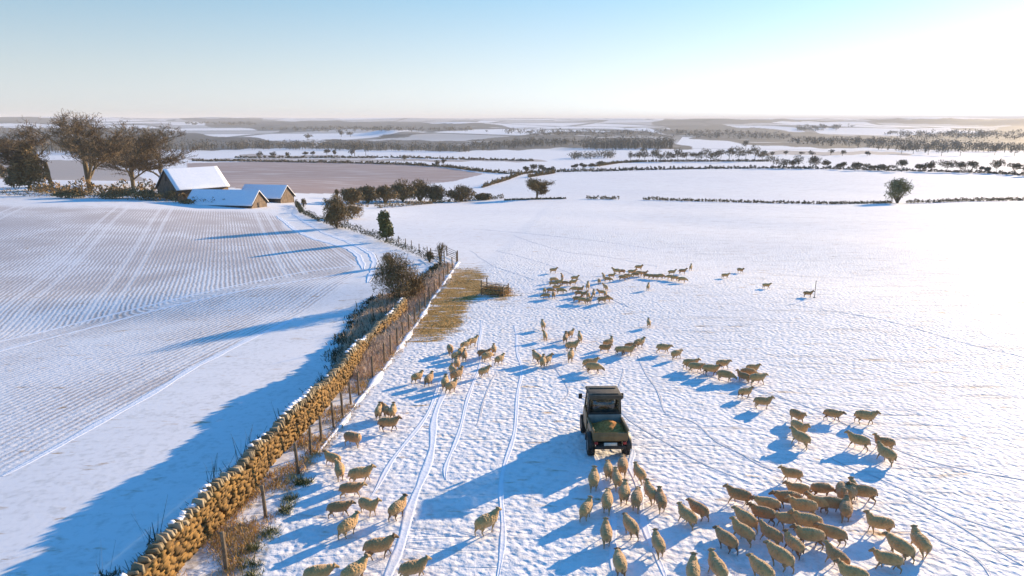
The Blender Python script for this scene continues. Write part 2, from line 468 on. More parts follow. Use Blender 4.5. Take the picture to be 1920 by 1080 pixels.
# ------------------------------------------------------------------ ribbons in the snow (vehicle ruts, sheep trails)
def smooth_pts(pts, k=6):
    out = []
    P = [pts[0]] + list(pts) + [pts[-1]]
    for i in range(1, len(P) - 2):
        for j in range(k):
            t = j / k
            a, b, c_, d = [np.array(q, float) for q in P[i - 1:i + 3]]
            out.append(0.5 * ((2 * b) + (-a + c_) * t + (2 * a - 5 * b + 4 * c_ - d) * t * t + (-a + 3 * b - 3 * c_ + d) * t ** 3))
    out.append(np.array(P[-1], float))
    return out
def ribbon(name, pix, wd, m, lift=0.02, ridge=0.05, off=0.0, jit=0.0, seed=1):
    rng = random.Random(seed)
    g = [G(*p) for p in pix]
    xy = smooth_pts([(p.x, p.y) for p in g], 8)
    # resample
    pts = [xy[0]]
    for a, b in zip(xy[:-1], xy[1:]):
        L = np.hypot(*(b - a)); n = max(1, int(L / 0.5))
        for i in range(1, n + 1): pts.append(a + (b - a) * i / n)
    prof = [(-.5, 0), (-.38, ridge), (-.22, .1 * ridge), (0, 0), (.22, .1 * ridge), (.38, ridge), (.5, 0)]
    vs = []; fs = []
    k = len(prof); ph = rng.uniform(0, 6)
    for i, p in enumerate(pts):
        d = pts[min(i + 1, len(pts) - 1)] - pts[max(i - 1, 0)]
        d = d / (np.hypot(*d) + 1e-9); nx, ny = d[1], -d[0]
        o_ = off + jit * (math.sin(i * .17 + ph) + .6 * math.sin(i * .43 + ph * 2))
        ww = wd * (1 + .18 * math.sin(i * .9 + ph) + .12 * rng.uniform(-1, 1))
        e = min(i, len(pts) - 1 - i) / 6.0
        ww *= min(1, .25 + e)
        for u, h in prof:
            x, y = p[0] + nx * (u * ww + o_), p[1] + ny * (u * ww + o_)
            vs.append((x, y, tz(x, y) + (lift if abs(u) < .49 else -.03) + h * rng.uniform(.5, 1.2)))
    for i in range(len(pts) - 1):
        for j in range(k - 1):
            fs.append((i * k + j, i * k + j + 1, (i + 1) * k + j + 1, (i + 1) * k + j))
    mb = MB(); mb.add(vs, fs)
    o = mb.build(name, m, smooth=True)
    if o.data.polygons[0].normal.z < 0: o.data.flip_normals()
    return tag(o, kind='structure')
RUTS = [[(1178, 842), (1186, 868), (1200, 915), (1216, 990), (1238, 1090)], [(1116, 842), (1122, 868), (1130, 915), (1141, 990), (1155, 1090)],
        [(868, 640), (850, 700), (822, 770), (800, 850), (770, 950), (745, 1040), (730, 1120)],
        [(905, 600), (893, 690), (872, 770), (852, 850), (835, 900)],
        [(968, 610), (972, 700), (968, 790), (952, 880), (940, 980), (928, 1100)],
        [(830, 700), (795, 775), (742, 860), (700, 930)]]
for i, r in enumerate(RUTS):
    ribbon('wheel_track', r, [.26, .26, .36, .2, .2, .22][i], SNOW, lift=.002, ridge=.012, seed=i, jit=.12)
TRAIL = simple_mat('trodden_trail', (.56, .53, .51), (.74, .73, .73), 2.2, .8, .04)
TRAILS = [[(1190, 668), (1215, 700), (1238, 740), (1250, 775)], [(1340, 820), (1390, 850), (1445, 880), (1520, 905)], [(925, 700), (910, 760), (895, 800)],
          [(960, 440), (1050, 470), (1130, 480), (1230, 500)], [(880, 470), (930, 500), (1000, 525)], [(900, 430), (1010, 440), (1120, 452), (1235, 468)],
          [(1165, 690), (1160, 720), (1175, 780), (1290, 850), (1400, 905)], [(1040, 690), (1060, 735), (1045, 760)], [(1700, 930), (1800, 985), (1920, 1060)],
          [(1310, 700), (1500, 760), (1700, 850), (1920, 900)], [(1740, 1000), (1810, 1040), (1860, 1090)], [(1560, 860), (1660, 900), (1780, 960), (1920, 1010)],
          [(1245, 775), (1300, 790), (1350, 830), (1420, 870)], [(930, 470), (1040, 500), (1110, 540), (1180, 575)], [(1480, 570), (1650, 600), (1800, 640), (1920, 670)]]
for i, r in enumerate(TRAILS):
    ribbon('sheep_trail', r, .13, TRAIL, lift=.006, ridge=.008, seed=20 + i, jit=.12)
for i, r in enumerate([[(548, 400), (600, 432), (655, 455), (690, 472), (702, 498), (690, 530)], [(520, 405), (570, 440), (640, 462), (672, 480), (680, 505)]]):
    ribbon('lane_track', r, .9, SNOW, lift=.006, ridge=.035, seed=50 + i, jit=.08)

for i, r in enumerate([[(668, 497), (560, 512), (420, 540), (280, 572), (120, 612), (-60, 655)], [(655, 512), (540, 530), (400, 556), (260, 590), (100, 632), (-60, 676)], [(0, 893), (230, 768), (430, 655), (560, 592)]]):
    ribbon('tractor_track', r, [.5, .5, .6][i], SNOW, lift=.004, ridge=.012, seed=70 + i, jit=.10)

# ------------------------------------------------------------------ vegetation makers
rs = np.random.RandomState(11)
def blades(centers, size, aspect=0.35, up=0.0, rng=rs):
    """small leaf- or twig-sized quads with random orientation"""
    n = len(centers)
    d = rng.normal(size=(n, 3)); d[:, 2] += up; d /= np.linalg.norm(d, axis=1)[:, None]
    e = rng.normal(size=(n, 3)); e -= (e * d).sum(1)[:, None] * d; e /= np.linalg.norm(e, axis=1)[:, None]
    s = size * rng.uniform(.5, 1.3, (n, 1)) if np.isscalar(size) else size[:, None] * rng.uniform(.5, 1.3, (n, 1))
    a = d * s * .5; b = e * s * .5 * aspect
    c_ = np.asarray(centers)
    return np.stack([c_ - a - b * .6, c_ - a + b * .6, c_ + a + b, c_ + a - b], 1)
def blob(c_, r, n, shell=.55, rng=rs):
    d = rng.normal(size=(n, 3)); d /= np.linalg.norm(d, axis=1)[:, None]
    q = rng.uniform(shell, 1, (n, 1)) ** .6
    return np.asarray(c_) + d * q * np.asarray(r)

BARK = simple_mat('bark', (.09, .065, .03), (.17, .125, .065), 4, .9, .03)
TWIG = simple_mat('twigs', (.145, .09, .035), (.26, .185, .075), .8, .9, island=.5)
TWIGR = simple_mat('russet_twigs', (.19, .115, .045), (.34, .22, .09), 1.2, .9, island=.5)
TWIGFAR = simple_mat('far_twigs', (.10, .085, .055), (.18, .15, .10), .05, .95, island=.4)
TWIGTREE = simple_mat('tree_twigs', (.10, .065, .03), (.20, .135, .065), .3, .9, island=.5)
TWIGMID = simple_mat('hedge_twigs', (.09, .07, .035), (.19, .145, .075), .3, .9, island=.5)
LEAFPALE = simple_mat('pale_olive_twigs', (.15, .14, .05), (.30, .27, .12), .8, .9, island=.5)
LEAF = simple_mat('ivy_leaves', (.07, .08, .02), (.15, .15, .04), 1.1, .6)
STRAWM = simple_mat('dead_grass', (.40, .23, .06), (.68, .44, .16), 1.3, .9, island=.6)
REED = simple_mat('dead_stems', (.50, .34, .20), (.80, .62, .46), .7, .9, island=.5)

def branch_tree(base, H, spread, seed, fork=.3, levels=5, r0=None, lean=(0, 0), kids=(3, 4), twig=(2, .9), upk=.35, thin=1.0, trunks=1):
    """recursive winter tree; returns (trunk_mb, twig_mb) in world coordinates"""
    rng = random.Random(seed)
    tm, cm = MB(), MB()
    r0 = r0 or H * .022
    tw = []
    def grow(p, d, L, r, lv):
        n = 3 if lv < 2 else 2
        pts = [p]; q = p; dd = d.copy()
        for i in range(n):
            dd = (dd + Vector((rng.uniform(-1, 1), rng.uniform(-1, 1), rng.uniform(-.5, .8))) * ((.035 if lv == 0 else .10 + .05 * lv))).normalized()
            q = q + dd * (L / n); pts.append(q)
        r1 = r * .62
        if lv <= 2:
            tm.tube(pts, [r + (r1 - r) * i / n for i in range(n + 1)], 6 if lv < 2 else 4, cap=False)
        else:
            for a, b in zip(pts[:-1], pts[1:]): tw.append((a, b, max(r, .012 * thin)))
        if lv >= levels: return
        k = rng.randint(*kids)
        for j in range(k):
            t = rng.uniform(.35, 1.0) if j else 1.0
            s = pts[min(int(t * n), n)]
            az = rng.uniform(0, 2 * math.pi)
            side = Vector((math.cos(az), math.sin(az), rng.uniform(-.1, upk))) * spread
            nd = (dd * (.9 if lv else .8) + side * rng.uniform(.5, 1.0)).normalized()
            grow(s, nd, L * rng.uniform(.60, .82), r1 * rng.uniform(.7, .95), lv + 1)
    for k in range(trunks):
        off = Vector((0, 0, 0)) if trunks == 1 else Vector((rng.uniform(-1, 1), rng.uniform(-1, 1), 0)) * H * .1
        d0 = Vector((lean[0] + (rng.uniform(-.4, .4) if trunks > 1 else 0), lean[1] + (rng.uniform(-.4, .4) if trunks > 1 else 0), 1)).normalized()
        grow(Vector(base) + off - Vector((0, 0, .15)), d0, H * fork, r0, 0)
    A = np.array([a for a, b, r in tw]); B = np.array([b for a, b, r in tw]); Rr = np.array([r for a, b, r in tw])[:, None]
    if len(A):
        d = B - A; e = rs.normal(size=d.shape); e = np.cross(d, e); e /= (np.linalg.norm(e, axis=1)[:, None] + 1e-9)
        cm.quads(np.stack([A - e * Rr, A + e * Rr, B + e * Rr * .6, B - e * Rr * .6], 1))
    # fit the height
    allz = np.concatenate(cm.v + tm.v)[:, 2] if cm.v else np.concatenate(tm.v)[:, 2]
    s = H / (np.percentile(allz, 99.6) - base[2])
    ends = B if len(A) else np.zeros((0, 3))
    def fit(mb):
        mb.v = [(v - np.array(base)) * s + np.array(base) for v in mb.v]
    fit(tm); fit(cm)
    ends = (ends - np.array(base)) * s + np.array(base)
    return tm, cm, ends

def bare_tree(px, base, top, width, label, seed, group=None, name='bare_tree', cat='tree', levels=5, twigsize=None, dens=3, mat=None, **kw):
    P = G(px, base)
    H = height_to(P, top); m = mpp(P)
    tm, cm, ends = branch_tree(tuple(P), H, kw.pop('spread', .9), seed, levels=levels, thin=m * 24, **kw)
    Wd = width * m
    V = np.concatenate(cm.v + tm.v)
    cur = np.percentile(V[:, 0], 98.5) - np.percentile(V[:, 0], 1.5)
    sx = Wd / cur
    for mb in (tm, cm):
        for v in mb.v:
            f = np.clip((v[:, 2] - P.z) / (H * .3), 0, 1)
            v[:, 0] = P.x + (v[:, 0] - P.x) * (1 + (sx - 1) * f)
            v[:, 1] = P.y + (v[:, 1] - P.y) * (1 + (min(sx, 1.6) - 1) * f)
    E = ends.copy(); E[:, 0] = P.x + (E[:, 0] - P.x) * sx; E[:, 1] = P.y + (E[:, 1] - P.y) * min(sx, 1.6)
    ts = twigsize or m * 4
    if len(E) and dens:
        E = np.repeat(E, dens, 0)
        cm.quads(blades(E + rs.normal(size=E.shape) * ts * .45, ts, .13, .5))
    o = tag(empty(name, tuple(P)), label, cat, group)
    for mb in (tm, cm):
        mb.v = [v - np.array(P) for v in mb.v]
    tm.build('trunk', BARK, o, smooth=True)
    cm.build('crown', mat or TWIG, o)
    return o

def bush(px, base, top, width, label, seed, group=None, name='bush', mat=None, lobes=7, n=900, leaf=None, stems=True, asp=.3, depth=.8, cat='bush', fill=True, low=.28, egg=0.0, bole=0):
    """rounded shrub: stems plus many small twig or leaf faces in uneven lobes"""
    rng = np.random.RandomState(seed)
    P = G(px, base); H = height_to(P, top); m = mpp(P); W = width * m
    mb = MB(); sm = MB()
    leaf = leaf or m * 4.0
    for i in range(lobes):
        a = rng.uniform(0, 2 * math.pi); q = rng.uniform(.1, .62)
        zc = rng.uniform(low, .78); sh = (1 - egg * zc)
        c_ = np.array([math.cos(a) * q * W / 2 * sh, math.sin(a) * q * W / 2 * depth * sh, H * zc])
        r = np.array([W * rng.uniform(.17, .27), W * depth * rng.uniform(.17, .27), H * rng.uniform(.16, .24)])
        if i == 0: c_ = np.array([0, 0, H * .78]); r = np.array([W * .2, W * .2 * depth, H * .22])
        pts = blob(c_, r, n // lobes, .2, rng)
        pts = pts[pts[:, 2] > 0.02]
        mb.quads(blades(pts, leaf, asp, .3, rng))
    if fill:
        pts = blob((0, 0, H * .42), (W * .42, W * .42 * depth, H * .42), n // 3, .1, rng); pts = pts[pts[:, 2] > 0.02]
        mb.quads(blades(pts, leaf * 1.2, asp, .6, rng))
    if bole:
        sm.tube([(0, 0, -.2), (.1, 0, H * .3), (0, .1, H * .62)], [bole, bole * .8, bole * .5], 8)
    if stems:
        for i in range(9):
            a = rng.uniform(0, 2 * math.pi); q = rng.uniform(.3, .9)
            sm.tube([(0, 0, -.1), (math.cos(a) * q * W * .2, math.sin(a) * q * W * .15, H * .4), (math.cos(a) * q * W * .42, math.sin(a) * q * W * .35, H * rng.uniform(.7, .98))],
                    [m * .9 + .02, m * .5 + .01, m * .25 + .005], 4, cap=False)
    o = tag(empty(name, tuple(P)), label, cat, group)
    mb.build('crown', mat or TWIG, o)
    if stems: sm.build('trunk', BARK, o)
    return o

def hedge(pix, h, wd, label, seed, group=None, name='hedgerow', mat=None, step=None, leaf=None, n=26, gaps=0.0, cat='hedge', rag=.35, build=True, kind=None):
    rng = np.random.RandomState(seed)
    g = [G(*p) for p in pix]
    mb = MB(); c0 = g[0]
    for a, b in zip(g[:-1], g[1:]):
        L = (b - a).length; m = mpp((a + b) / 2)
        st = step or max(h * .6, m * 3)
        k = max(1, int(L / st))
        for i in range(k):
            if rng.rand() < gaps: continue
            p = a + (b - a) * ((i + rng.rand()) / k)
            hh = h * rng.uniform(1 - rag, 1 + rag)
            z0 = tz(p.x, p.y)
            pts = blob((p.x, p.y, z0 + hh * .5), (max(wd * .6, st * .8), wd * .6, hh * .55), n, .2, rng)
            pts[:, 2] = np.maximum(pts[:, 2], z0 + .02)
            mb.quads(blades(pts - np.array(c0), leaf or max(m * 2.8, .12), .4, .3, rng))
    o = mb.build(name, mat or TWIG, loc=tuple(c0))
    return tag(o, label, cat, group, kind)

def canopy(polys, h, label, seed, name='far_wood', count=400, mat=None, n=22, rr=5.5):
    """a wood too dense to count: one stuff object made of many small crowns"""
    rng = np.random.RandomState(seed)
    mb = MB()
    done = 0
    P = np.array(polys, float); x0, y0 = P.min(0); x1, y1 = P.max(0)
    tries = 0
    while done < count and tries < count * 8:
        tries += 1
        px = rng.uniform(x0, x1); py = rng.uniform(y0, y1)
        if not inpoly(np.array([px]), np.array([py]), polys)[0]: continue
        g = G(px, py)
        if g.y > 9000: continue
        m = mpp(g); hh = h * rng.uniform(.7, 1.25); r = max(rr * rng.uniform(.7, 1.3), m * 3)
        pts = blob((g.x, g.y, g.z + hh * .55), (r, r, hh * .45), n, .2, rng)
        mb.quads(blades(pts, max(m * 2.2, 1.2), .5, .3, rng)); 
        mb.quads(blades(np.array([[g.x, g.y, g.z + hh * .25]] * 3) + rng.normal(size=(3, 3)) * .3, hh * .5, .12, 6.0, rng))
        done += 1
    o = mb.build(name, mat or TWIGFAR)
    return tag(o, label, 'wood', None, 'stuff')

# ------------------------------------------------------------------ the drystone wall
STONE = NT('wall_stone'); _co = STONE.coord()
_rnd = STONE.noise(2.2, 2, _co); _f = STONE.noise(9, 4, _co)
STONE = STONE.finish(STONE.mix(STONE.math('ADD', STONE.math('MULTIPLY', STONE.ramp(_rnd, (.3, .7)), .35), STONE.math('MULTIPLY', STONE.n('NewGeometry').outputs['Random Per Island'], .65)), (.07, .036, .007), (.30, .165, .038)), .9, _f, .012)
COPE = simple_mat('coping_stone', (.12, .085, .035), (.42, .34, .22), 5.1, .9, .02, island=.7)
DARKGAP = simple_mat('wall_gaps', (.05, .03, .012), (.09, .055, .02), 4, .95)
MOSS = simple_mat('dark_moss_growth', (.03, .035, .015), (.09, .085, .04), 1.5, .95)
WPIX = [(170, 1245), (230, 1165), (280, 1110), (334, 1052), (390, 992), (446, 936), (489, 876), (528, 838), (587, 780), (637, 722), (668, 686), (690, 660), (722, 625), (758, 585)]
WL = [G(*p) for p in WPIX]
def path_points(pts, step):
    out = []; acc = 0.0
    for a, b in zip(pts[:-1], pts[1:]):
        a2, b2 = Vector((a.x, a.y)), Vector((b.x, b.y))
        L = (b2 - a2).length; d = (b2 - a2) / L
        while acc < L:
            out.append((a2 + d * acc, d)); acc += step
        acc -= L
    return out
def build_wall():
    rng = random.Random(5)
    root = tag(empty('drystone_wall', tuple(WL[3])), 'long ochre drystone wall with upright snowy coping stones between lane and sheep pasture', 'wall')
    O = WL[3]
    mb, cb, cap, core = MB(), MB(), MB(), MB()
    Hn = 1.0
    rows = 12
    for r in range(rows):
        z = (r + .5) * Hn / rows
        t = r / rows
        for side in (1, -1):
            if side < 0 and r % 2: continue
            pp = path_points(WL, .25)
            for i, (p, d) in enumerate(pp):
                if rng.random() < .04: continue
                nx, ny = d.y, -d.x
                if p.y > 45 and (i % 2): continue
                s = 1.0 if p.y <= 45 else 2.0
                off = side * (.26 - .09 * t) + rng.uniform(-.02, .02)
                sh = rng.uniform(-.15, .15) + (.17 if r % 2 else 0)
                x, y = p.x + nx * off + d.x * sh, p.y + ny * off + d.y * sh
                bulge = .05 * math.sin(p.y * .9) + .07 * math.sin(p.y * .31)
                x += nx * bulge * .5
                hz = Hn + .10 * math.sin(p.y * .7) + .06 * math.sin(p.y * 1.9)
                zz = tz(p.x, p.y) + z * hz / Hn
                rot = Matrix.Rotation(math.atan2(d.y, d.x) + rng.uniform(-.06, .06), 3, 'Z') @ Matrix.Rotation(rng.uniform(-.05, .05), 3, 'Y')
                mb.box((x - O.x, y - O.y, zz - O.z), (rng.uniform(.16, .36) * s, .18, Hn / rows * rng.uniform(.6, 1.15)), rot, jit=.013, rng=rng)
    # heart of the wall
    pp = path_points(WL, 1.0)
    vs = []; fs = []
    for p, d in pp:
        z = tz(p.x, p.y)
        for u, h in ((-.34, -1.2), (-.17, Hn - .05), (.17, Hn - .05), (.28, -.3)):
            vs.append((p.x + d.y * u - O.x, p.y - d.x * u - O.y, z + h - O.z))
    for i in range(len(pp) - 1):
        for j in range(3): fs.append((i * 4 + j, i * 4 + j + 1, (i + 1) * 4 + j + 1, (i + 1) * 4 + j))
    core.add(vs, fs)
    for i, (p, d) in enumerate(path_points(WL, .17)):
        z = tz(p.x, p.y) + Hn + .10 * math.sin(p.y * .7) + .06 * math.sin(p.y * 1.9)
        if rng.random() < .06: continue
        hh = rng.uniform(.15, .30)
        rot = Matrix.Rotation(math.atan2(d.y, d.x) + rng.uniform(-.25, .25), 3, 'Z') @ Matrix.Rotation(rng.uniform(-.35, .15), 3, 'Y')
        x, y = p.x + rng.uniform(-.03, .03), p.y
        cb.box((x - O.x, y - O.y, z + hh / 2 - .03 - O.z), (rng.uniform(.07, .13), rng.uniform(.30, .42), hh), rot, taper=.75, jit=.025, rng=rng)
        run = math.sin(p.y * .5) + math.sin(p.y * 1.37)
        if rng.random() < .22 + .45 * run:
            ww = rng.uniform(.10, .17) + max(0, run - .8) * .16
            cap.box((x - d.y * .08 - O.x, y - O.y, z + hh - .01 - O.z), (ww, rng.uniform(.14, .26), .07), rot, taper=.6, jit=.02, rng=rng)
    mb.build('wall_face', STONE, root); core.build('wall_core', DARKGAP, root)
    cb.build('coping', COPE, root); cap.build('snow_cap', SNOW, root)
build_wall()

# weeds along the shaded foot of the wall, and dead grass on the sunny side
def tufts(name, places, h, k, m, label, cat, seed, spread=.18, lean=.35, wd=.012, kind='stuff'):
    rng = np.random.RandomState(seed)
    mb = MB(); allq = []
    for (x, y) in places:
        z = tz(x, y); kk = max(3, int(k * rng.uniform(.6, 1.3)))
        hs = h * rng.uniform(.4, 1.25)
        b = np.stack([x + rng.normal(size=kk) * spread, y + rng.normal(size=kk) * spread, np.full(kk, z - .02)], 1)
        d = rng.normal(size=(kk, 3)) * lean; d[:, 2] = 1; d /= np.linalg.norm(d, axis=1)[:, None]
        tip = b + d * (hs * rng.uniform(.5, 1.1, (kk, 1)))
        e = rng.normal(size=(kk, 3)); e[:, 2] = 0; e /= np.linalg.norm(e, axis=1)[:, None]; e *= wd * (1 + max(0, y - 18) / 22)
        allq.append(np.stack([b - e, b + e, tip + e * .3, tip - e * .3], 1))
    mb.quads(np.concatenate(allq))
    o = mb.build(name, m)
    return tag(o, label, cat, None, kind)
WL2 = WL + [G(*p) for p in [(790, 548), (836, 497)]]
rng = random.Random(8)
pl = []
for p, d in path_points(WL2, .28):
    if rng.random() < .8:
        o_ = -.45 - abs(rng.gauss(0, .35)); pl.append((p.x + d.y * o_, p.y - d.x * o_))
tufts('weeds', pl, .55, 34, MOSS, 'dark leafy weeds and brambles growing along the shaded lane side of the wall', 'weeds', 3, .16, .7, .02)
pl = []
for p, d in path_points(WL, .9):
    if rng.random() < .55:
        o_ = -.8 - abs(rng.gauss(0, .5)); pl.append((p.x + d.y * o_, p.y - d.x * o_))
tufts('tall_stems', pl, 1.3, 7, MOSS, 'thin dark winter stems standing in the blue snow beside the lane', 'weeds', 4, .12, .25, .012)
VP = [(250, 1130), (300, 1085), (420, 960), (520, 850), (600, 785), (650, 705), (700, 650), (760, 590), (830, 508), (856, 492), (770, 635), (712, 700), (640, 800), (560, 895), (500, 985), (440, 1075), (400, 1130)]
pl = []
_r = np.random.RandomState(2)
while len(pl) < 1700:
    px, py = _r.uniform(250, 860), _r.uniform(490, 1130)
    if inpoly(np.array([px]), np.array([py]), VP)[0]:
        g = G(px, py)
        if math.sin(g.x * 2.3 + 1.3 * math.sin(g.y * 1.1)) + math.sin(g.y * 1.7) > -.55: pl.append((g.x, g.y))
tufts('verge_grass', pl, .20, 12, STRAWM, 'frosted tan dead grass between the drystone wall and the post fence', 'grass', 6, .16, .6, .012)
pl = []
while len(pl) < 2600:
    px, py = _r.uniform(636, 850), _r.uniform(495, 715)
    if inpoly(np.array([px]), np.array([py]), [(640, 690), (655, 640), (680, 598), (712, 560), (765, 545), (830, 497), (846, 497), (792, 572), (742, 634), (700, 690), (676, 712)])[0]:
        g = G(px, py); pl.append((g.x, g.y))
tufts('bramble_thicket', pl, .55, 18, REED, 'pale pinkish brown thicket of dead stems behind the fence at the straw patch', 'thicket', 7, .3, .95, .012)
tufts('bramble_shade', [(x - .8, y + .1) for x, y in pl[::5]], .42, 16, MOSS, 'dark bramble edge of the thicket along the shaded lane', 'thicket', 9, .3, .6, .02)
# green tufts beside the near fence posts
for i, (px, py) in enumerate([(471, 1062), (478, 1030), (503, 1003), (546, 935), (560, 905), (571, 903), (474, 1085), (530, 958)]):
    g = G(px, py)
    q = tufts('grass_tuft', [(g.x + _r.normal() * .12, g.y + _r.normal() * .12) for _ in range(7)], .26, 26, LEAF, None, None, 30 + i, .10, .8, .014, None)
    tag(q, ['dark green grass tuft at the bottom edge right of the nearest post', 'green tuft second up from the bottom beside the fence line', 'green tuft just right below the second fence post',
            'green tuft uphill of the second fence post', 'dark tuft at the foot of the third fence post', 'small dark tuft right of the third fence post',
            'green tuft cut by the bottom edge below the nearest post', 'tiny tuft in the shaded snow between second and third posts'][i], 'grass tuft', 'green tufts along the fence')
# dark clods and hay lumps dotted below the straw patch
# ------------------------------------------------------------------ fence
WOOD = simple_mat('weathered_post', (.13, .085, .045), (.24, .17, .10), 6, .9, .01)
WIRE = simple_mat('wire', (.10, .09, .08), (.16, .15, .13), 5, .7)
def fence(pix, label, h=1.2, r=.066, seed=1, wires=(.25, .55, .85, 1.1), group=None, name='wire_fence', jit=.04, wr=.004):
    rng = random.Random(seed)
    g = [G(*p) for p in pix]
    root = tag(empty(name, tuple(g[0])), label, 'fence', group)
    tops = []
    for p in g:
        mb = MB(); hh = h * rng.uniform(.94, 1.06); lx, ly = rng.uniform(-jit, jit) - .02, rng.uniform(-jit, jit)
        q = p - g[0]; s = r * rng.uniform(.85, 1.15)
        mb.tube([(q.x, q.y, q.z - .2), (q.x + lx * .5, q.y + ly * .5, q.z + hh * .5), (q.x + lx, q.y + ly, q.z + hh), (q.x + lx, q.y + ly, q.z + hh + .03)], [s, s * .97, s * .93, s * .5], 8)
        mb.build('post', WOOD, root, smooth=False)
        tops.append(q)
    mb = MB()
    for a, b in zip(tops[:-1], tops[1:]):
        for w_ in wires:
            mid = (a + b) / 2
            mb.tube([(a.x, a.y, a.z + w_), (mid.x, mid.y, mid.z + w_ - .02), (b.x, b.y, b.z + w_)], wr, 3, cap=False)
    if wires: mb.build('wire', WIRE, root)
    return root
FP = [(345, 1165), (425, 1068), (499, 970), (560, 888), (583, 852), (603, 828), (626, 801), (643, 782), (658, 758), (673, 741), (699, 709), (721, 681), (733, 664), (745, 649), (756, 634), (767, 619), (778, 604), (788, 589),
      (797, 576), (806, 563), (815, 550), (824, 537), (832, 525), (840, 514), (848, 503), (856, 492)]
fence(FP, 'long brown wooden post and wire fence running up beside the drystone wall', wires=(.25, .5, .75, 1.0), wr=.0022)
# snow bank heaped along the foot of the fence
def bank():
    mb = MB(); g = [G(*p) for p in FP[4:]]
    pp = path_points(g, .25); vs = []; fs = []
    rr = random.Random(4)
    for i, (p, d) in enumerate(pp):
        k = max(.12, .75 + .45 * math.sin(i * .19) + .4 * math.sin(i * .47 + 1) + rr.uniform(-.25, .25)) * min(1, .2 + i / 30)
        for u, h in ((-.2, -.03), (-.08, .08), (.03, .11), (.14, .06), (.24, -.03)):
            x, y = p.x + d.y * (u * k + .22), p.y - d.x * (u * k + .22)
            vs.append((x, y, tz(x, y) + h * k))
    for i in range(len(pp) - 1):
        for j in range(4): fs.append((i * 5 + j, i * 5 + j + 1, (i + 1) * 5 + j + 1, (i + 1) * 5 + j))
    mb.add(vs, fs); o = mb.build('snow_bank', SNOW, smooth=True); tag(o, kind='structure')
    if o.data.polygons[5].normal.z < 0: o.data.flip_normals()
bank()
fence([(735, 452), (748, 457), (761, 462), (772, 467), (786, 474), (802, 480)], 'short run of dark posts climbing to the lone ivy tree beyond the bushes', h=1.15, r=.06, wires=(.5, 1.0), seed=3)
# marker pole by the far right sheep
def marker():
    g = G(1527, 558); m = MB(); root = tag(empty('marker_pole', tuple(g)), 'thin upright marker pole beside the far right sheep', 'pole')
    m.tube([(0, 0, -.1), (0, 0, 1.5)], .025, 6); m.build('pole', WOOD, root)
    m = MB(); m.lathe([(0, .10), (.05, .09), (.07, .03)], (0, 0, 0), 10, 'Z'); m.build('base', WOOD, root)
marker()

# field gate / hurdles at the top of the fence
GALV = simple_mat('galvanised_bar', (.10, .065, .035), (.20, .14, .08), 6, .8)
def gate(pxa, pxb, h, label, name='field_gate', bars=5, cat='gate'):
    a, b = G(*pxa), G(*pxb); root = tag(empty(name, tuple(a)), label, cat)
    q = b - a
    for i, e in enumerate((Vector((0, 0, 0)), q)):
        m = MB(); m.tube([(e.x, e.y, e.z - .1), (e.x, e.y, e.z + h + .15)], .07, 8); m.build('post', WOOD, root)
    m = MB()
    for k in range(bars):
        z = .15 + (h - .2) * k / (bars - 1)
        m.tube([(0, 0, z), (q.x, q.y, q.z + z)], .03, 5)
    m.tube([(0, 0, .15), (q.x, q.y, q.z + h - .05)], .025, 5)
    m.build('bars', GALV, root)
gate((838, 480), (858, 490), 1.15, 'small five barred gate at the top end of the fence above the straw')
gate((808, 486), (833, 492), 1.2, 'dark hurdle standing left of the small gate at the wall end', 'sheep_hurdle', 4, 'hurdle')

# hay feeder on the straw
def feeder():
    P = G(928, 552); root = tag(empty('hay_feeder', tuple(P), R(-22)), 'brown metal sheep hay feeder rack standing on the trodden straw', 'feeder')
    L, Wd, H = 2.1, 1.2, .78
    fr = MB(); 
    cs = [(-L / 2, -Wd / 2), (L / 2, -Wd / 2), (L / 2, Wd / 2), (-L / 2, Wd / 2)]
    for z in (.12, .55, H):
        for i in range(4):
            a, b = cs[i], cs[(i + 1) % 4]; fr.tube([(a[0], a[1], z), (b[0], b[1], z)], .035, 6)
    fr.build('frame', GALV, root)
    for c_ in cs:
        m = MB(); m.tube([(c_[0], c_[1], -.05), (c_[0], c_[1], H + (.55 if c_[0] < 0 else .2))], .055, 6); m.build('leg', GALV, root)
    m = MB()
    for i in range(4):
        a, b = cs[i], cs[(i + 1) % 4]; n = 5 if i % 2 == 0 else 3
        for k in range(1, n):
            t = k / n; x, y = a[0] + (b[0] - a[0]) * t, a[1] + (b[1] - a[1]) * t
            m = MB(); m.tube([(x, y, .12), (x, y, H)], .018, 4); m.build('bar', GALV, root)
    h = MB(); h.quads(blades(blob((0, 0, .35), (1.5, .9, .45), 1800, .1), .26, .12, 0)); 
    o = h.build('hay', STRAWM, loc=tuple(P)); tag(o, 'heap of loose golden hay inside the metal feeder rack', 'hay')
feeder()
pl = []
while len(pl) < 900:
    px, py = _r.uniform(750, 980), _r.uniform(500, 645)
    if inpoly(np.array([px]), np.array([py]), STRAW)[0] or inpoly(np.array([px]), np.array([py]), STRAW2)[0]:
        g = G(px, py); pl.append((g.x + _r.normal() * .3, g.y + _r.normal() * .3))
tufts('loose_straw', pl, .16, 10, STRAWM, 'trampled brown straw and hay spread over the snow beside the fence', 'straw', 12, .3, 1.6, .010)

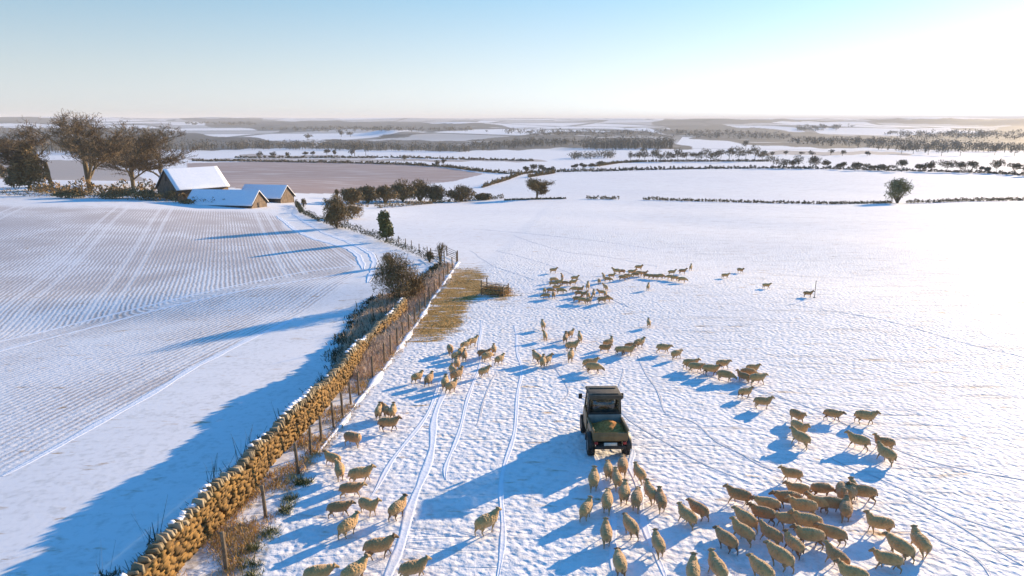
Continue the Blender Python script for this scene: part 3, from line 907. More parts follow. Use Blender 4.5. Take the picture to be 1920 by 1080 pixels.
# ------------------------------------------------------------------ near bushes and trees
bush(745, 566, 468, 118, 'tangled dark bush with russet twigs on the bend of the wall', 1, mat=TWIG, n=4600, lobes=14, leaf=.26, asp=.16)
bush(775, 560, 500, 62, 'olive bramble bush right of the tangled dark bush', 2, mat=TWIGR, n=1500, lobes=7, leaf=.24, asp=.16)
bush(728, 500, 472, 38, 'small twiggy russet shrub behind the tangled dark bush', 21, mat=TWIGR, n=900, lobes=5, leaf=.24, asp=.14)
bush(826, 496, 453, 36, 'thin upright thorn shrub beside the small gate', 3, mat=TWIG, n=420, lobes=5, leaf=.34, asp=.1, fill=False)
bush(806, 492, 470, 28, 'low dark shrub left of the thorn shrub', 22, mat=TWIG, n=500, lobes=5, leaf=.26, asp=.16)
bush(632, 428, 364, 62, 'tall dense rounded hedge bush on the lane bend', 4, mat=TWIG, n=4200, lobes=11, leaf=.42, asp=.2, egg=.25)
bush(660, 410, 384, 60, 'lower pale bush spreading right of the lane bend bush', 5, mat=TWIGR, n=1500, lobes=6, leaf=.42, asp=.2)
bush(725, 453, 393, 38, 'green ivy clad tree standing alone on the wall line', 6, mat=LEAF, n=2600, lobes=13, leaf=.34, asp=.6, name='ivy_tree', cat='tree', fill=False, depth=1.0, low=.3, bole=.22)
T1 = [(35, 362, 300, 60, 'bush', 7), (62, 358, 250, 66, 'bush', 8)]
bush(58, 358, 262, 74, 'dark ivy covered tree at the far left of the tree row', 8, mat=TWIG, n=4200, lobes=12, leaf=.8, asp=.35, name='ivy_tree', cat='tree')
bush(26, 352, 312, 40, 'low dark bush left of the tree row', 7, mat=TWIG, n=1400, lobes=6, leaf=.7, asp=.35)
bush(4, 333, 308, 30, 'olive bush cut by the left edge of the frame', 9, mat=TWIG, n=900, lobes=5, leaf=.8, asp=.35)
GT = 'tall bare trees by the barn'
bare_tree(98, 356, 236, 116, 'tall bare tree left of the tallest, dark trunk and wide crown', 31, GT, mat=TWIGTREE, kids=(3, 4), levels=6, dens=2, twigsize=.7, upk=.3, spread=.95, fork=.40)
bare_tree(170, 363, 215, 151, 'tallest bare tree with forked trunk left of the barn', 32, GT, mat=TWIGTREE, kids=(3, 4), levels=6, dens=2, twigsize=.7, upk=.35, fork=.40)
bare_tree(250, 352, 234, 146, 'bare tree with slender leaning trunk right of the tallest', 33, GT, mat=TWIGTREE, kids=(3, 4), levels=6, dens=2, twigsize=.7, upk=.3)
bare_tree(302, 345, 246, 121, 'bare tree rising directly behind the barn gable', 34, GT, mat=TWIGTREE, kids=(3, 4), levels=6, dens=2, twigsize=.7, upk=.2, fork=.40)
bush(140, 371, 355, 80, 'low brown undergrowth below the tallest bare tree', 41, mat=TWIG, n=900, lobes=6, leaf=.6, asp=.3, stems=False, group='undergrowth')
bush(218, 372, 352, 90, 'low brown undergrowth between the tallest and slender trees', 42, mat=TWIGR, n=900, lobes=6, leaf=.6, asp=.3, stems=False, group='undergrowth')
bush(280, 374, 356, 80, 'brown undergrowth against the left foot of the barn gable', 43, mat=TWIG, n=800, lobes=6, leaf=.6, asp=.3, stems=False, group='undergrowth')
bush(335, 376, 356, 60, 'russet undergrowth in front of the barn gable', 44, mat=TWIGR, n=800, lobes=6, leaf=.5, asp=.3, stems=False, group='undergrowth')
bush(352, 382, 374, 40, 'thin scrub below the barn eaves', 45, mat=TWIG, n=500, lobes=5, leaf=.45, asp=.3, stems=False, group='undergrowth')
hedge([(-40, 366), (70, 369), (190, 373), (300, 378), (400, 385), (470, 389)], 1.7, 1.0, 'long low boundary growth along the field edge below trees and barn', 46, name='hedgerow')
hedge([(70, 361), (150, 364), (220, 366), (290, 369)], 3.0, 3.0, 'russet scrub filling the gaps between the tall tree trunks', 146, name='scrub', mat=TWIGR, n=60, cat='scrub', rag=.6, leaf=.8, kind='stuff')
# thicket right of the lane
k = 0
for (px, ba, to, wd, lab) in [(660, 383, 352, 34, 'leftmost rounded bush of the thicket behind the lane bend'), (690, 380, 347, 42, 'second bush of the thicket with a flat top'), (722, 380, 346, 46, 'third bush of the thicket left of its tallest crowns'),
                         (755, 378, 334, 46, 'tall bush at the middle of the thicket'), (788, 377, 333, 46, 'tallest bush right of the middle of the thicket'), (815, 378, 345, 32, 'rightmost bush of the thicket'),
                         (864, 377, 345, 46, 'separate round bush just right of the thicket'), (905, 374, 362, 26, 'low bush right of the separate round bush')]:
    k += 1
    bush(px, ba + 1, to, wd * 1.45, lab, 60 + k, group='bushes of the thicket', mat=TWIG, n=2000, lobes=12, leaf=.65, asp=.28)
bush(632, 372, 354, 16, 'small bare sapling at the left end of the thicket', 71, mat=TWIG, n=260, lobes=4, leaf=.6, asp=.15)
hedge([(700, 391), (760, 387), (830, 380), (880, 377), (945, 372)], 1.3, .9, 'dark hedge bank below the thicket running right to a point', 47)
hedge([(556, 385), (565, 400), (600, 416), (650, 430), (690, 442), (715, 452), (760, 470), (800, 487)], 1.2, .7, 'dark wall and weeds curving along the lane bend', 48, mat=MOSS, n=30, name='hedgerow')
hedge([(608, 381), (640, 386), (690, 388)], 1.2, .8, 'russet brown hedge below the leftmost thicket bush', 49, mat=TWIGR)
bush(570, 388, 371, 14, 'small upright shrub at the start of the lane bend', 72, mat=TWIG, n=220, lobes=4, leaf=.4, asp=.2)
# field trees
bare_tree(1007, 373, 336, 38, 'lone round bare tree at the left end of the mid field wall', 51, levels=5, dens=3, kids=(3, 4), fork=.22, spread=.8, mat=TWIG, name='field_tree')
bush(1682, 381, 333, 66, 'lone green tinged tree casting a long shadow on the right pasture', 6, mat=LEAFPALE, n=2200, lobes=13, leaf=.8, asp=.2, name='field_tree', cat='tree', fill=False, depth=1, low=.30, egg=.45, bole=.42)
# ------------------------------------------------------------------ middle distance hedges and trees
hedge([(945, 376), (1009, 374), (1060, 373)], .5, .5, 'faint wall stub left and right of the lone bare tree', 80, step=.4)
hedge([(1100, 373), (1160, 374)], 1.0, .7, 'short dark hedge right of the lone bare tree', 81)
hedge([(1205, 375), (1232, 375), (1245, 376)], 1.0, .7, 'tiny dark hedge piece in the middle of the field wall', 82)
hedge([(1245, 376), (1320, 378), (1440, 381), (1560, 383), (1640, 382), (1672, 381)], .8, .6, 'thin broken wall across the snowy field left of the lone green tree', 83, step=.5)
hedge([(1700, 381), (1750, 380), (1800, 378), (1920, 376), (2050, 374)], 1.1, .8, 'dark straight wall right of the lone green tree', 84)
hedge([(1110, 322), (1200, 319), (1300, 317), (1440, 316), (1560, 317), (1660, 320), (1760, 322), (1850, 325), (1930, 330), (2060, 335)], 1.5, 1.2, 'long dark hedge along the far edge of the white field', 85, n=30, mat=TWIGMID, rag=.75)
hedge([(905, 352), (930, 344), (955, 336), (978, 327), (1000, 324), (1110, 321)], 1.4, 1.0, 'hedge climbing from the round bush to the far field corner', 86, rag=.75)
hedge([(360, 302), (480, 303), (600, 305), (700, 307), (760, 309), (830, 313), (900, 322), (950, 326), (975, 325)], 1.5, 1.2, 'dark hedge along the far edge of the brown field', 87, n=26, rag=.75)
hedge([(440, 296), (600, 296), (760, 296), (860, 299), (1000, 302)], 1.6, 1.4, 'thin brown hedge behind the brown field hedge', 88, gaps=.1, rag=.75)
hedge([(1120, 312), (1160, 306), (1200, 304), (1300, 303), (1440, 303)], 1.8, 1.4, 'hedge at the feet of the far bare tree row', 89)
hedge([(990, 333), (1040, 325)], 1.6, 1.2, 'short hedge under the bush clump at the field corner', 90)
def far_trees(specs, group, lab, seed, mat=None, n=340, name='far_tree', cat='tree'):
    """specs: (px, base, top, width)"""
    N = len(specs)
    order = sorted(range(N), key=lambda i: specs[i][0])
    for r_, i in enumerate(order):
        px, ba, to, wd = specs[i]
        P = G(px, ba); H = height_to(P, to); m = mpp(P); W = wd * m
        rng = np.random.RandomState(seed + i)
        root = tag(empty(name, tuple(P)), lab(r_, N), cat, group)
        mb = MB(); L = 5
        for j in range(L):
            c_ = np.array([rng.uniform(-.28, .28) * W, rng.uniform(-.2, .2) * W, H * rng.uniform(.45, .8)])
            mb.quads(blades(blob(c_, (W * .27, W * .25, H * .22), n // L, .2, rng), m * 3.0, .28, .5, rng))
        mb.build('crown', mat or TWIGMID, root)
        t_ = MB(); t_.tube([(0, 0, -.3), (0, 0, H * .35), (W * .05, 0, H * .7)], [max(.25, m * .7), max(.2, m * .5), .1], 5, cap=False)
        t_.build('trunk', BARK, root)
ORD = ['first', 'second', 'third', 'fourth', 'fifth', 'sixth', 'seventh', 'eighth', 'ninth', 'tenth', 'eleventh', 'twelfth', 'thirteenth', 'fourteenth', 'fifteenth', 'sixteenth', 'seventeenth', 'eighteenth', 'nineteenth', 'twentieth']
def ordlab(what):
    def f(r, N):
        if r == 0: return 'leftmost of ' + what
        if r == N - 1: return 'rightmost of ' + what
        if r > N / 2: return (ORD[N - 1 - r] + ' from the right of ' + what)
        return ORD[r] + ' from the left of ' + what
    return f
rr = random.Random(77)
far_trees([(1196 + i * 15.5 + rr.uniform(-4, 4), 303 + rr.uniform(-1, 1), 303 - rr.uniform(17, 34), rr.uniform(18, 32)) for i in range(16)], 'far bare tree row', ordlab('the bare tree row beyond the white field'), 100)
far_trees([(1452 + i * 16 + rr.uniform(-4, 4), 316, 316 - rr.uniform(18, 28), rr.uniform(20, 34)) for i in range(7)], 'tall hedge trees', ordlab('the tall hedge trees on the white field edge'), 130)
far_trees([(1575, 318, 303, 22), (1603, 320, 300, 26), (1632, 320, 306, 34), (1662, 321, 308, 34), (1690, 322, 297, 26), (1725, 322, 303, 20), (1745, 322, 300, 20), (1775, 323, 296, 40), (1800, 323, 302, 34), (1822, 324, 300, 22), (1846, 325, 312, 20),
           (1868, 324, 293, 28), (1898, 327, 304, 30), (1925, 330, 306, 30)], 'hedge bushes on the right', ordlab('the dark round hedge bushes at the right'), 150, n=620, name='hedge_bush', cat='bush')
far_trees([(985, 324, 311, 16), (1000, 323, 307, 18), (1017, 323, 309, 18), (1034, 323, 312, 16)], 'corner bushes', ordlab('the dark bush clump at the field corner'), 180, name='hedge_bush', cat='bush')
far_trees([(1078, 317, 307, 16), (1094, 317, 306, 16), (1110, 316, 305, 16), (1124, 313, 300, 18)], 'lane bushes', ordlab('the bushes left of the far tree row'), 190, name='hedge_bush', cat='bush')
far_trees([(487, 298, 284, 14), (512, 295, 284, 14), (540, 295, 285, 12), (572, 293, 284, 14), (586, 293, 283, 10), (613, 292, 280, 14), (628, 292, 281, 12), (758, 303, 289, 12), (822, 312, 300, 14), (832, 311, 297, 12)], 'scattered trees',
          ordlab('the scattered small trees above the brown field'), 200, n=160)
far_trees([(665, 293, 264, 20), (686, 292, 266, 22), (660, 294, 278, 16), (577, 262, 251, 22), (640, 256, 243, 14), (657, 256, 245, 16)], 'valley trees', ordlab('the tall valley trees left of centre'), 220, mat=TWIGFAR, n=180)
far_trees([(1398, 281, 262, 18), (1182, 300, 284, 16), (1690, 288, 270, 24), (1712, 288, 268, 26), (1740, 290, 268, 26), (1765, 292, 272, 22), (1800, 292, 270, 26), (1865, 291, 272, 18), (1902, 292, 274, 18), (1626, 292, 284, 10)], 'far right trees',
          ordlab('the hazy valley trees on the right side'), 240, mat=TWIGFAR, n=180)
far_trees([(1320 + i * 26 + rr.uniform(-6, 6), 292 + rr.uniform(-2, 2), 292 - rr.uniform(7, 14), rr.uniform(10, 22)) for i in range(11)], 'hazy mid trees', ordlab('the low hazy trees behind the bare row'), 260, mat=TWIGFAR, n=120)

canopy([(-60, 276), (80, 277), (300, 278), (430, 279), (440, 281), (200, 289), (-60, 292)], 15, 'long dark brown wood behind the tall trees and barn', 301, count=520)
canopy([(430, 276), (560, 275), (600, 276), (880, 283), (880, 286), (560, 281), (430, 281)], 11, 'grey brown wood in the valley left of centre', 302, count=360)
canopy([(880, 276), (1000, 268), (1090, 270), (1090, 274), (960, 279), (880, 284)], 12, 'grey green wood in the valley centre', 303, count=160)
canopy([(1092, 276), (1260, 276), (1262, 280), (1095, 281)], 18, 'square dark plantation right of centre', 304, count=230)
canopy([(1070, 296), (1150, 292), (1150, 297), (1070, 300)], 7, 'brown copse below the blue fields', 305, count=60)
canopy([(1480, 262), (1700, 266), (1930, 280), (1960, 286), (1720, 287), (1640, 281), (1480, 270)], 11, 'hazy grey wood across the valley right', 306, count=380)
for i, (poly, cnt, lab) in enumerate([([(-50, 243), (200, 240), (340, 243), (330, 250), (-50, 254)], 150, 'hazy hillside woods at the far left'),
                     ([(340, 231), (470, 231), (480, 235), (350, 235)], 60, 'dark ridge wood on the left skyline'),
                     ([(480, 243), (640, 240), (800, 243), (900, 243), (890, 247), (600, 248)], 140, 'faint blue grey woods in the far valley'),
                     ([(900, 247), (1010, 246), (1240, 249), (1240, 254), (1000, 256)], 140, 'faint woods on the central far slope'),
                     ([(1240, 246), (1400, 250), (1480, 255), (1480, 262), (1300, 260)], 140, 'hazy woods on the far slope right of centre'),
                     ([(1500, 236), (1600, 238), (1560, 246), (1490, 246)], 60, 'hazy hilltop wood beyond the lone green tree'),
                     ([(1640, 250), (1920, 248), (1920, 262), (1700, 262)], 200, 'pale hillside woods at the far right')]):
    canopy(poly, 11, lab, 320 + i, count=cnt, n=16, rr=9)

# ------------------------------------------------------------------ barns
BSTONE = simple_mat('barn_stone', (.10, .068, .042), (.19, .13, .085), 1.5, .9, .03)
DARK = simple_mat('barn_dark', (.02, .018, .015), (.04, .035, .03), 1, .9)
PLANK = simple_mat('barn_boards', (.10, .07, .045), (.17, .12, .08), 3, .9)
def barn(P, ang, L, W, eave, ridge, label, over=.35, openings=(), name='stone_barn', snow_t=.22):
    """gabled barn, ridge along local X starting at P (near-left corner), roof snow-covered"""
    root = tag(empty(name, tuple(P), ang), label, 'barn')
    z0 = -1.5
    wl_ = MB()
    def wall_quad(a, b, h1, th=.5): pass
    # walls: two long walls, two gables with thickness
    t = .5
    wl_.box((L / 2, t / 2, (eave + z0) / 2), (L, t, eave - z0)); wl_.box((L / 2, W - t / 2, (eave + z0) / 2), (L, t, eave - z0))
    wl_.build('wall', BSTONE, root)
    for x0 in (0.0, L - t):
        g = MB(); pr = [(t + .003, z0), (W - t - .003, z0), (W - t - .003, eave), (W / 2, ridge - .12), (t + .003, eave)]
        vs = [(x0, y, z) for y, z in pr] + [(x0 + t, y, z) for y, z in pr]
        g.add(vs, [(0, 1, 2, 3, 4), (9, 8, 7, 6, 5)] + [(i, (i + 1) % 5, (i + 1) % 5 + 5, i + 5) for i in range(5)])
        # fill the corners up to the slope
        for ya, yb in ((0, t), (W - t, W)):
            za = eave + (ridge - eave) * min(ya, W - ya) / (W / 2) * .96; zb = eave + (ridge - eave) * min(yb, W - yb) / (W / 2) * .96
            vs = [(x0 + .004, ya, eave + .002), (x0 + .004, yb, eave + .002), (x0 + .004, yb, zb), (x0 + .004, ya, za)]
            vs += [(x + t - .008, y, z) for x, y, z in vs]
            g.add(vs, [(0, 1, 2, 3), (7, 6, 5, 4), (0, 4, 5, 1), (1, 5, 6, 2), (2, 6, 7, 3), (3, 7, 4, 0)])
        g.build('gable', BSTONE, root)
    sl = (ridge - eave) / (W / 2)
    for s in (0, 1):
        for nm, m, dz, th, ov in (('roof', DARK, 0, .15, over), ('roof_snow', SNOW, .155, snow_t, over - .05)):
            rb = MB(); n1, n2 = 14, 6; rg = random.Random(3 + s)
            pts = []
            for i in range(n1 + 1):
                x = -ov + (L + 2 * ov) * i / n1
                for j in range(n2 + 1):
                    q = j / n2; y = (-ov) + (W / 2 + ov) * q
                    z = eave + sl * y + dz + (th if 0 else 0)
                    jz = (rg.uniform(-.03, .03) if nm == 'roof_snow' and 0 < j < n2 else 0)
                    pts.append((x, y, z, jz))
            vs = [(x, (W - y) if s else y, z) for x, y, z, jz in pts] + [(x, (W - y) if s else y, z + th + jz) for x, y, z, jz in pts]
            N = len(pts); fs = []
            def id_(i, j): return i * (n2 + 1) + j
            for i in range(n1):
                for j in range(n2):
                    a, b, c_, d = id_(i, j), id_(i + 1, j), id_(i + 1, j + 1), id_(i, j + 1)
                    fs.append((a, d, c_, b)); fs.append((a + N, b + N, c_ + N, d + N))
            for i in range(n1):
                a, b = id_(i, 0), id_(i + 1, 0); fs.append((a, b, b + N, a + N))
            for j in range(n2):
                a, b = id_(0, j), id_(0, j + 1); fs.append((a, a + N, b + N, b))
                a, b = id_(n1, j), id_(n1, j + 1); fs.append((a, b, b + N, a + N))
            rb.add(vs, fs); o = rb.build(nm, m, root)
    for (x, y, w_, h_, side, nm) in openings:
        d = MB()
        if side == 'front': d.box((x, -.03, y + h_ / 2), (w_, .08, h_))
        else: d.box((L + .03 if side == 'end' else -.03, x, y + h_ / 2), (.08, w_, h_))
        d.build(nm, PLANK if nm == 'door' else DARK, root)
    return root
def barns():
    A = G(318, 374); m = mpp(A)
    # main barn: gable faces the camera's left, ridge runs away to the right, snowy slope catches the sun
    dirv = math.atan2(.80, .62)
    zA = A.z + 1.0
    barn(Vector((A.x + 3.2, A.y - 2.5, zA - 1.0)), dirv, 12.5, 9.5, 2.4, 6.6, 'large stone barn with steep sunlit snow roof beside the bare trees', openings=((4.7, 0, 2.6, 3.0, 'start', 'door'), (4.7, 4.2, .8, 1.1, 'start', 'opening')))
    B = G(404, 386)
    barn(Vector((B.x - 7.0, B.y + 1, A.z - 1.6)), R(-8), 15.5, 7.2, 1.2, 3.9, 'low lean barn wing with blue shaded snow roof in front of the large barn', openings=((3.6, 0, 1.6, 1.5, 'end', 'door'),), name='barn_wing')
    Cc = G(470, 379)
    barn(Vector((Cc.x - 5.5, Cc.y + 7, A.z - 2.9)), R(-12), 11.5, 6.8, 1.6, 4.3, 'rightmost low barn with shaded snow roof and open dark front', openings=((1.8, .0, 2.6, 1.8, 'front', 'opening'), (5.3, .0, 2.6, 1.8, 'front', 'opening'), (8.8, .0, 2.6, 1.8, 'front', 'opening')), name='cattle_shed')
barns()

# ------------------------------------------------------------------ utility vehicle
PAINT = simple_mat('olive_paint', (.13, .08, .025), (.22, .145, .055), 2.5, .45, .002)
PAINTG = simple_mat('grey_bed_panel', (.17, .18, .155), (.26, .27, .23), 3, .5, .002)
BLACKP = simple_mat('black_plastic', (.012, .011, .008), (.03, .027, .018), 8, .55)
RUBBER = simple_mat('rubber', (.015, .014, .012), (.05, .04, .03), 12, .85, .01)
METAL = simple_mat('steel', (.25, .24, .22), (.4, .39, .37), 9, .4, Metallic=.8)
ROOFM = simple_mat('dusty_roof', (.055, .04, .02), (.12, .09, .055), 4, .7, .004)
SEATM = simple_mat('seat_vinyl', (.05, .05, .05), (.12, .12, .11), 7, .6)
_t = NT('window_glass')
_g = _t.n('BsdfGlass', {'Color': (.75, .8, .75, 1), 'Roughness': .03, 'IOR': 1.02}); _tr = _t.n('BsdfTransparent', {'Color': (.50, .50, .46, 1)}); _gl = _t.n('BsdfGlossy', {'Roughness': .05})
_mx = _t.n('MixShader', {0: .10, 1: _tr.outputs[0], 2: _gl.outputs[0]}); _t.t.links.new(_mx.outputs[0], _t.out.inputs['Surface']); GLASS = _t.m
LAMPR = simple_mat('red_lens', (.25, .01, .01), (.35, .02, .02), 9, .3)
PLATE = simple_mat('pale_plate', (.5, .47, .36), (.62, .6, .5), 9, .5)
FEED = simple_mat('feed_grain', (.44, .15, .025), (.70, .32, .08), 9, .95, .02)
def bev(o, w_=.02, seg=2):
    b = o.modifiers.new('bevel', 'BEVEL'); b.width = w_; b.segments = seg; b.limit_method = 'ANGLE'; return o
def vehicle():
    # origin: ground below the middle of the rear bumper, +Y is forward
    P = G(1144, 862)
    fwd = G(1133, 775)
    root = tag(empty('utility_vehicle', (P.x, P.y, P.z), R(1.5)), 'dark olive farm utility vehicle with roofed cab and open cargo bed among the sheep', 'utility vehicle')
    root.scale = (1.0, 1.06, 1.12)
    root.rotation_euler[0] = math.atan2(tz(P.x, P.y + 3) - P.z, 3.0)
    def part(n, mb, m, par=root, b=0.0, smooth=False):
        o = mb.build(n, m, par, smooth)
        if b: bev(o, b)
        return o
    W = .72
    # chassis and lower body
    m = MB(); m.box((0, 1.75, .42), (1.0, 3.1, .16)); m.box((0, 1.55, .36), (.5, .25, .25)); part('chassis', m, BLACKP)
    m = MB()
    m.box((0, 2.78, .66), (1.36, .92, .46), taper=.93); m.box((0, 2.20, .50), (1.40, .95, .20)); m.box((0, 1.52, .66), (1.38, .40, .44))
    m.box((0, 3.27, .52), (1.26, .10, .34), taper=.9)
    part('body', m, PAINT, b=.04)
    m = MB(); m.box((0, 2.86, .93), (1.22, .78, .09), taper=.86); part('bonnet', m, PAINT, b=.03)
    m = MB(); m.box((0, 3.36, .40), (1.3, .10, .18)); m.box((0, .02, .44), (1.2, .06, .12)); part('bumper', m, BLACKP, b=.02)
    # seats
    for x in (-.36, .36):
        m = MB(); m.box((x, 1.98, .74), (.52, .50, .14)); so = part('seat', m, SEATM, b=.04)
        m = MB(); m.box((x, 1.74, 1.06), (.50, .12, .56), Matrix.Rotation(.12, 3, 'X')); part('backrest', m, SEATM, so, b=.04)
        m = MB(); m.box((x, 1.72, 1.42), (.26, .10, .18)); part('headrest', m, SEATM, so, b=.03)
    m = MB(); m.box((0, 2.45, .95), (1.26, .16, .22)); part('dashboard', m, BLACKP, b=.02)
    m = MB(); c0 = Vector((-.36, 2.28, 1.08))
    ring = [c0 + Vector((math.cos(a) * .18, -math.sin(a) * .09, math.sin(a) * .16)) for a in [i * math.pi / 8 for i in range(17)]]
    m.tube(ring, .016, 6, cap=False); m.tube([c0, c0 + Vector((0, .16, -.12))], .02, 6); part('steering_wheel', m, BLACKP, smooth=True)
    # cab frame
    m = MB()
    for s in (-1, 1):
        m.tube([(s * .68, 1.48, .80), (s * .66, 1.46, 1.2), (s * .62, 1.44, 1.84)], .035, 8)
        m.tube([(s * .68, 2.62, .86), (s * .66, 2.46, 1.30), (s * .61, 2.30, 1.84)], .035, 8)
        m.tube([(s * .62, 1.44, 1.84), (s * .61, 2.30, 1.84)], .03, 8)
        m.tube([(s * .69, 1.50, .88), (s * .69, 2.30, .80)], .025, 6)
    m.tube([(-.62, 1.44, 1.80), (.62, 1.44, 1.80)], .035, 8); m.tube([(-.66, 1.46, 1.14), (.66, 1.46, 1.14)], .025, 8)
    part('cab_frame', m, BLACKP, smooth=True)
    for s in (-1, 1):
        m = MB(); m.box((s * .705, 2.06, .84), (.05, .92, .60)); do = part('door', m, PAINT, b=.02)
        m = MB(); m.box((s * .665, 1.92, 1.48), (.012, .80, .62), Matrix.Rotation(-s * .06, 3, 'Y')); part('side_window', m, GLASS, do)
    m = MB(); m.box((0, 1.47, 1.08), (1.30, .04, .34)); part('cab_back_panel', m, BLACKP, b=.01)
    m = MB(); m.box((0, 1.86, 1.93), (1.38, 1.20, .07), taper=.95); m.box((0, 1.235, 1.88), (1.36, .06, .15)); m.box((0, 1.4, 1.98), (1.1, .10, .03)); m.box((0, 2.1, 1.98), (1.1, .10, .03))
    part('roof', m, ROOFM, b=.025)
    m = MB(); m.add([(-.60, 2.58, .98), (.60, 2.58, .98), (.56, 2.32, 1.82), (-.56, 2.32, 1.82)], [(0, 1, 2, 3)]); m.add([(-.60, 2.59, .98), (.60, 2.59, .98), (.56, 2.33, 1.82), (-.56, 2.33, 1.82)], [(3, 2, 1, 0)]); part('windscreen', m, GLASS)
    m = MB(); m.box((0, 1.46, 1.46), (1.18, .012, .60)); part('rear_window', m, GLASS)
    for s in (-1, 1):
        m = MB(); m.tube([(s * .66, 2.40, 1.50), (s * .84, 2.42, 1.56)], .012, 6); m.box((s * .88, 2.42, 1.57), (.15, .05, .20)); part('mirror', m, BLACKP, b=.015)
    # cargo bed with tall grey headboard
    bed = MB(); bed.box((0, .70, .70), (1.28, 1.38, .05)); bo = part('cargo_bed', bed, PAINT)
    m = MB(); m.box((0, 1.375, .93), (1.34, .05, .52)); part('headboard', m, PAINTG, bo, b=.015)
    for s in (-1, 1):
        m = MB(); m.box((s * .665, .68, .88), (.05, 1.34, .36)); m.box((s * .69, .68, 1.07), (.10, 1.36, .04)); part('side_board', m, PAINT, bo, b=.01)
    m = MB(); m.box((0, .025, .84), (1.30, .05, .28)); m.box((0, .00, .84), (.9, .02, .14)); part('tailgate', m, PAINT, bo, b=.01)
    for s in (-1, 1):
        m = MB()
        n = 9
        vs = []; fs = []
        for i in range(n):
            a = math.pi * (i / (n - 1)); y, z = .52 - math.cos(a) * .46, .38 + math.sin(a) * .44
            vs += [(s * .60, y, z), (s * .86, y, z - .015)]
        for i in range(n - 1): fs.append((i * 2, i * 2 + 1, i * 2 + 3, i * 2 + 2))
        m.add(vs, fs); o = part('mudguard', m, BLACKP); sm_ = o.modifiers.new('s', 'SOLIDIFY'); sm_.thickness = .03
        m = MB(); m.box((s * .56, -.02, .62), (.13, .03, .10)); part('tail_light', m, LAMPR, b=.01)
        m = MB(); m.box((s * .48, 3.34, .68), (.20, .04, .12)); part('headlight', m, PLATE, b=.01)
    m = MB(); m.box((.0, -.025, .58), (.52, .02, .11)); part('number_plate', m, PLATE)
    m = MB(); m.tube([(0, 0, .36), (0, -.16, .36), (0, -.2, .42)], .03, 6); part('tow_hitch', m, METAL)
    for s in (-1, 1):
        for y in (.52, 2.80):
            r, wd = .34, .27
            x0 = s * (.70 if y < 1 else .66)
            m = MB(); pr = [(-wd / 2, r * .58), (-wd / 2, r * .90), (-wd * .38, r * .98), (-wd * .1, r), (wd * .1, r), (wd * .38, r * .98), (wd / 2, r * .90), (wd / 2, r * .58)]
            m.lathe(pr, (x0, y, r), 28)
            for k in range(26):
                a = 2 * math.pi * k / 26
                for q in (-.27, .27):
                    rot = Matrix.Rotation(a, 3, 'X'); p_ = rot @ Vector((0, 0, r)); m.box((x0 + q * wd, y + p_.y, r + p_.z), (wd * .42, .03, .035), rot)
            t_ = part('tyre', m, RUBBER)
            m = MB(); m.lathe([(-wd * .36, .02), (-wd * .30, r * .35), (-wd * .46, r * .56), (-wd * .46, r * .6), (wd * .46, r * .6), (wd * .46, r * .56), (wd * .30, r * .35), (wd * .36, .02)], (x0, y, r), 20); part('rim', m, METAL, t_)
    # grain feed heaped in the bed
    rng = random.Random(4); vs = []; fs = []; nx, ny = 14, 16
    for i in range(nx + 1):
        for j in range(ny + 1):
            u, v = i / nx * 2 - 1, j / ny
            h = .10 + .26 * max(0, 1 - (abs(u * .9 - .1) ** 1.3)) * max(0, 1 - abs(v - .72) * 1.9) + rng.uniform(0, .055)
            vs.append((u * .63, .07 + v * 1.26, .73 + h))
    for i in range(nx):
        for j in range(ny): a = i * (ny + 1) + j; fs.append((a, a + ny + 1, a + ny + 2, a + 1))
    m = MB(); m.add(vs, fs)
    o = m.build('animal_feed', FEED, smooth=True, loc=root.location); o.rotation_euler = root.rotation_euler; o.scale = root.scale
    tag(o, 'ochre feed heap in the cargo bed of the farm vehicle', 'feed')
vehicle()

# ------------------------------------------------------------------ sheep
_t = NT('wool'); _co = _t.coord()
_oi = _t.n('ObjectInfo').outputs['Random']
_f = _t.noise(16, 4, _co, .6); _f2 = _t.noise(5, 3, _co)
_a = _t.mix(_f, (.52, .27, .08), (.74, .44, .16)); _b = _t.mix(_f, (.40, .18, .055), (.54, .28, .095))
_c = _t.mix(_t.ramp(_oi, (.45, .95)), _a, _b)
WOOL = _t.finish(_t.mix(_t.math('MULTIPLY', _t.ramp(_f2, (.5, .7)), .5), _c, (.28, .155, .05)), .95, _f, .035, 1.0, Sheen_Weight=.4, Sheen_Roughness=.5)
_t = NT('sheep_skin'); _co = _t.coord(); _oi = _t.n('ObjectInfo').outputs['Random']
FACE = _t.finish(_t.mix(_t.ramp(_oi, (.3, .9)), _t.mix(_t.noise(9, 2, _co), (.36, .22, .09), (.48, .31, .14)), (.20, .115, .05)), .85)
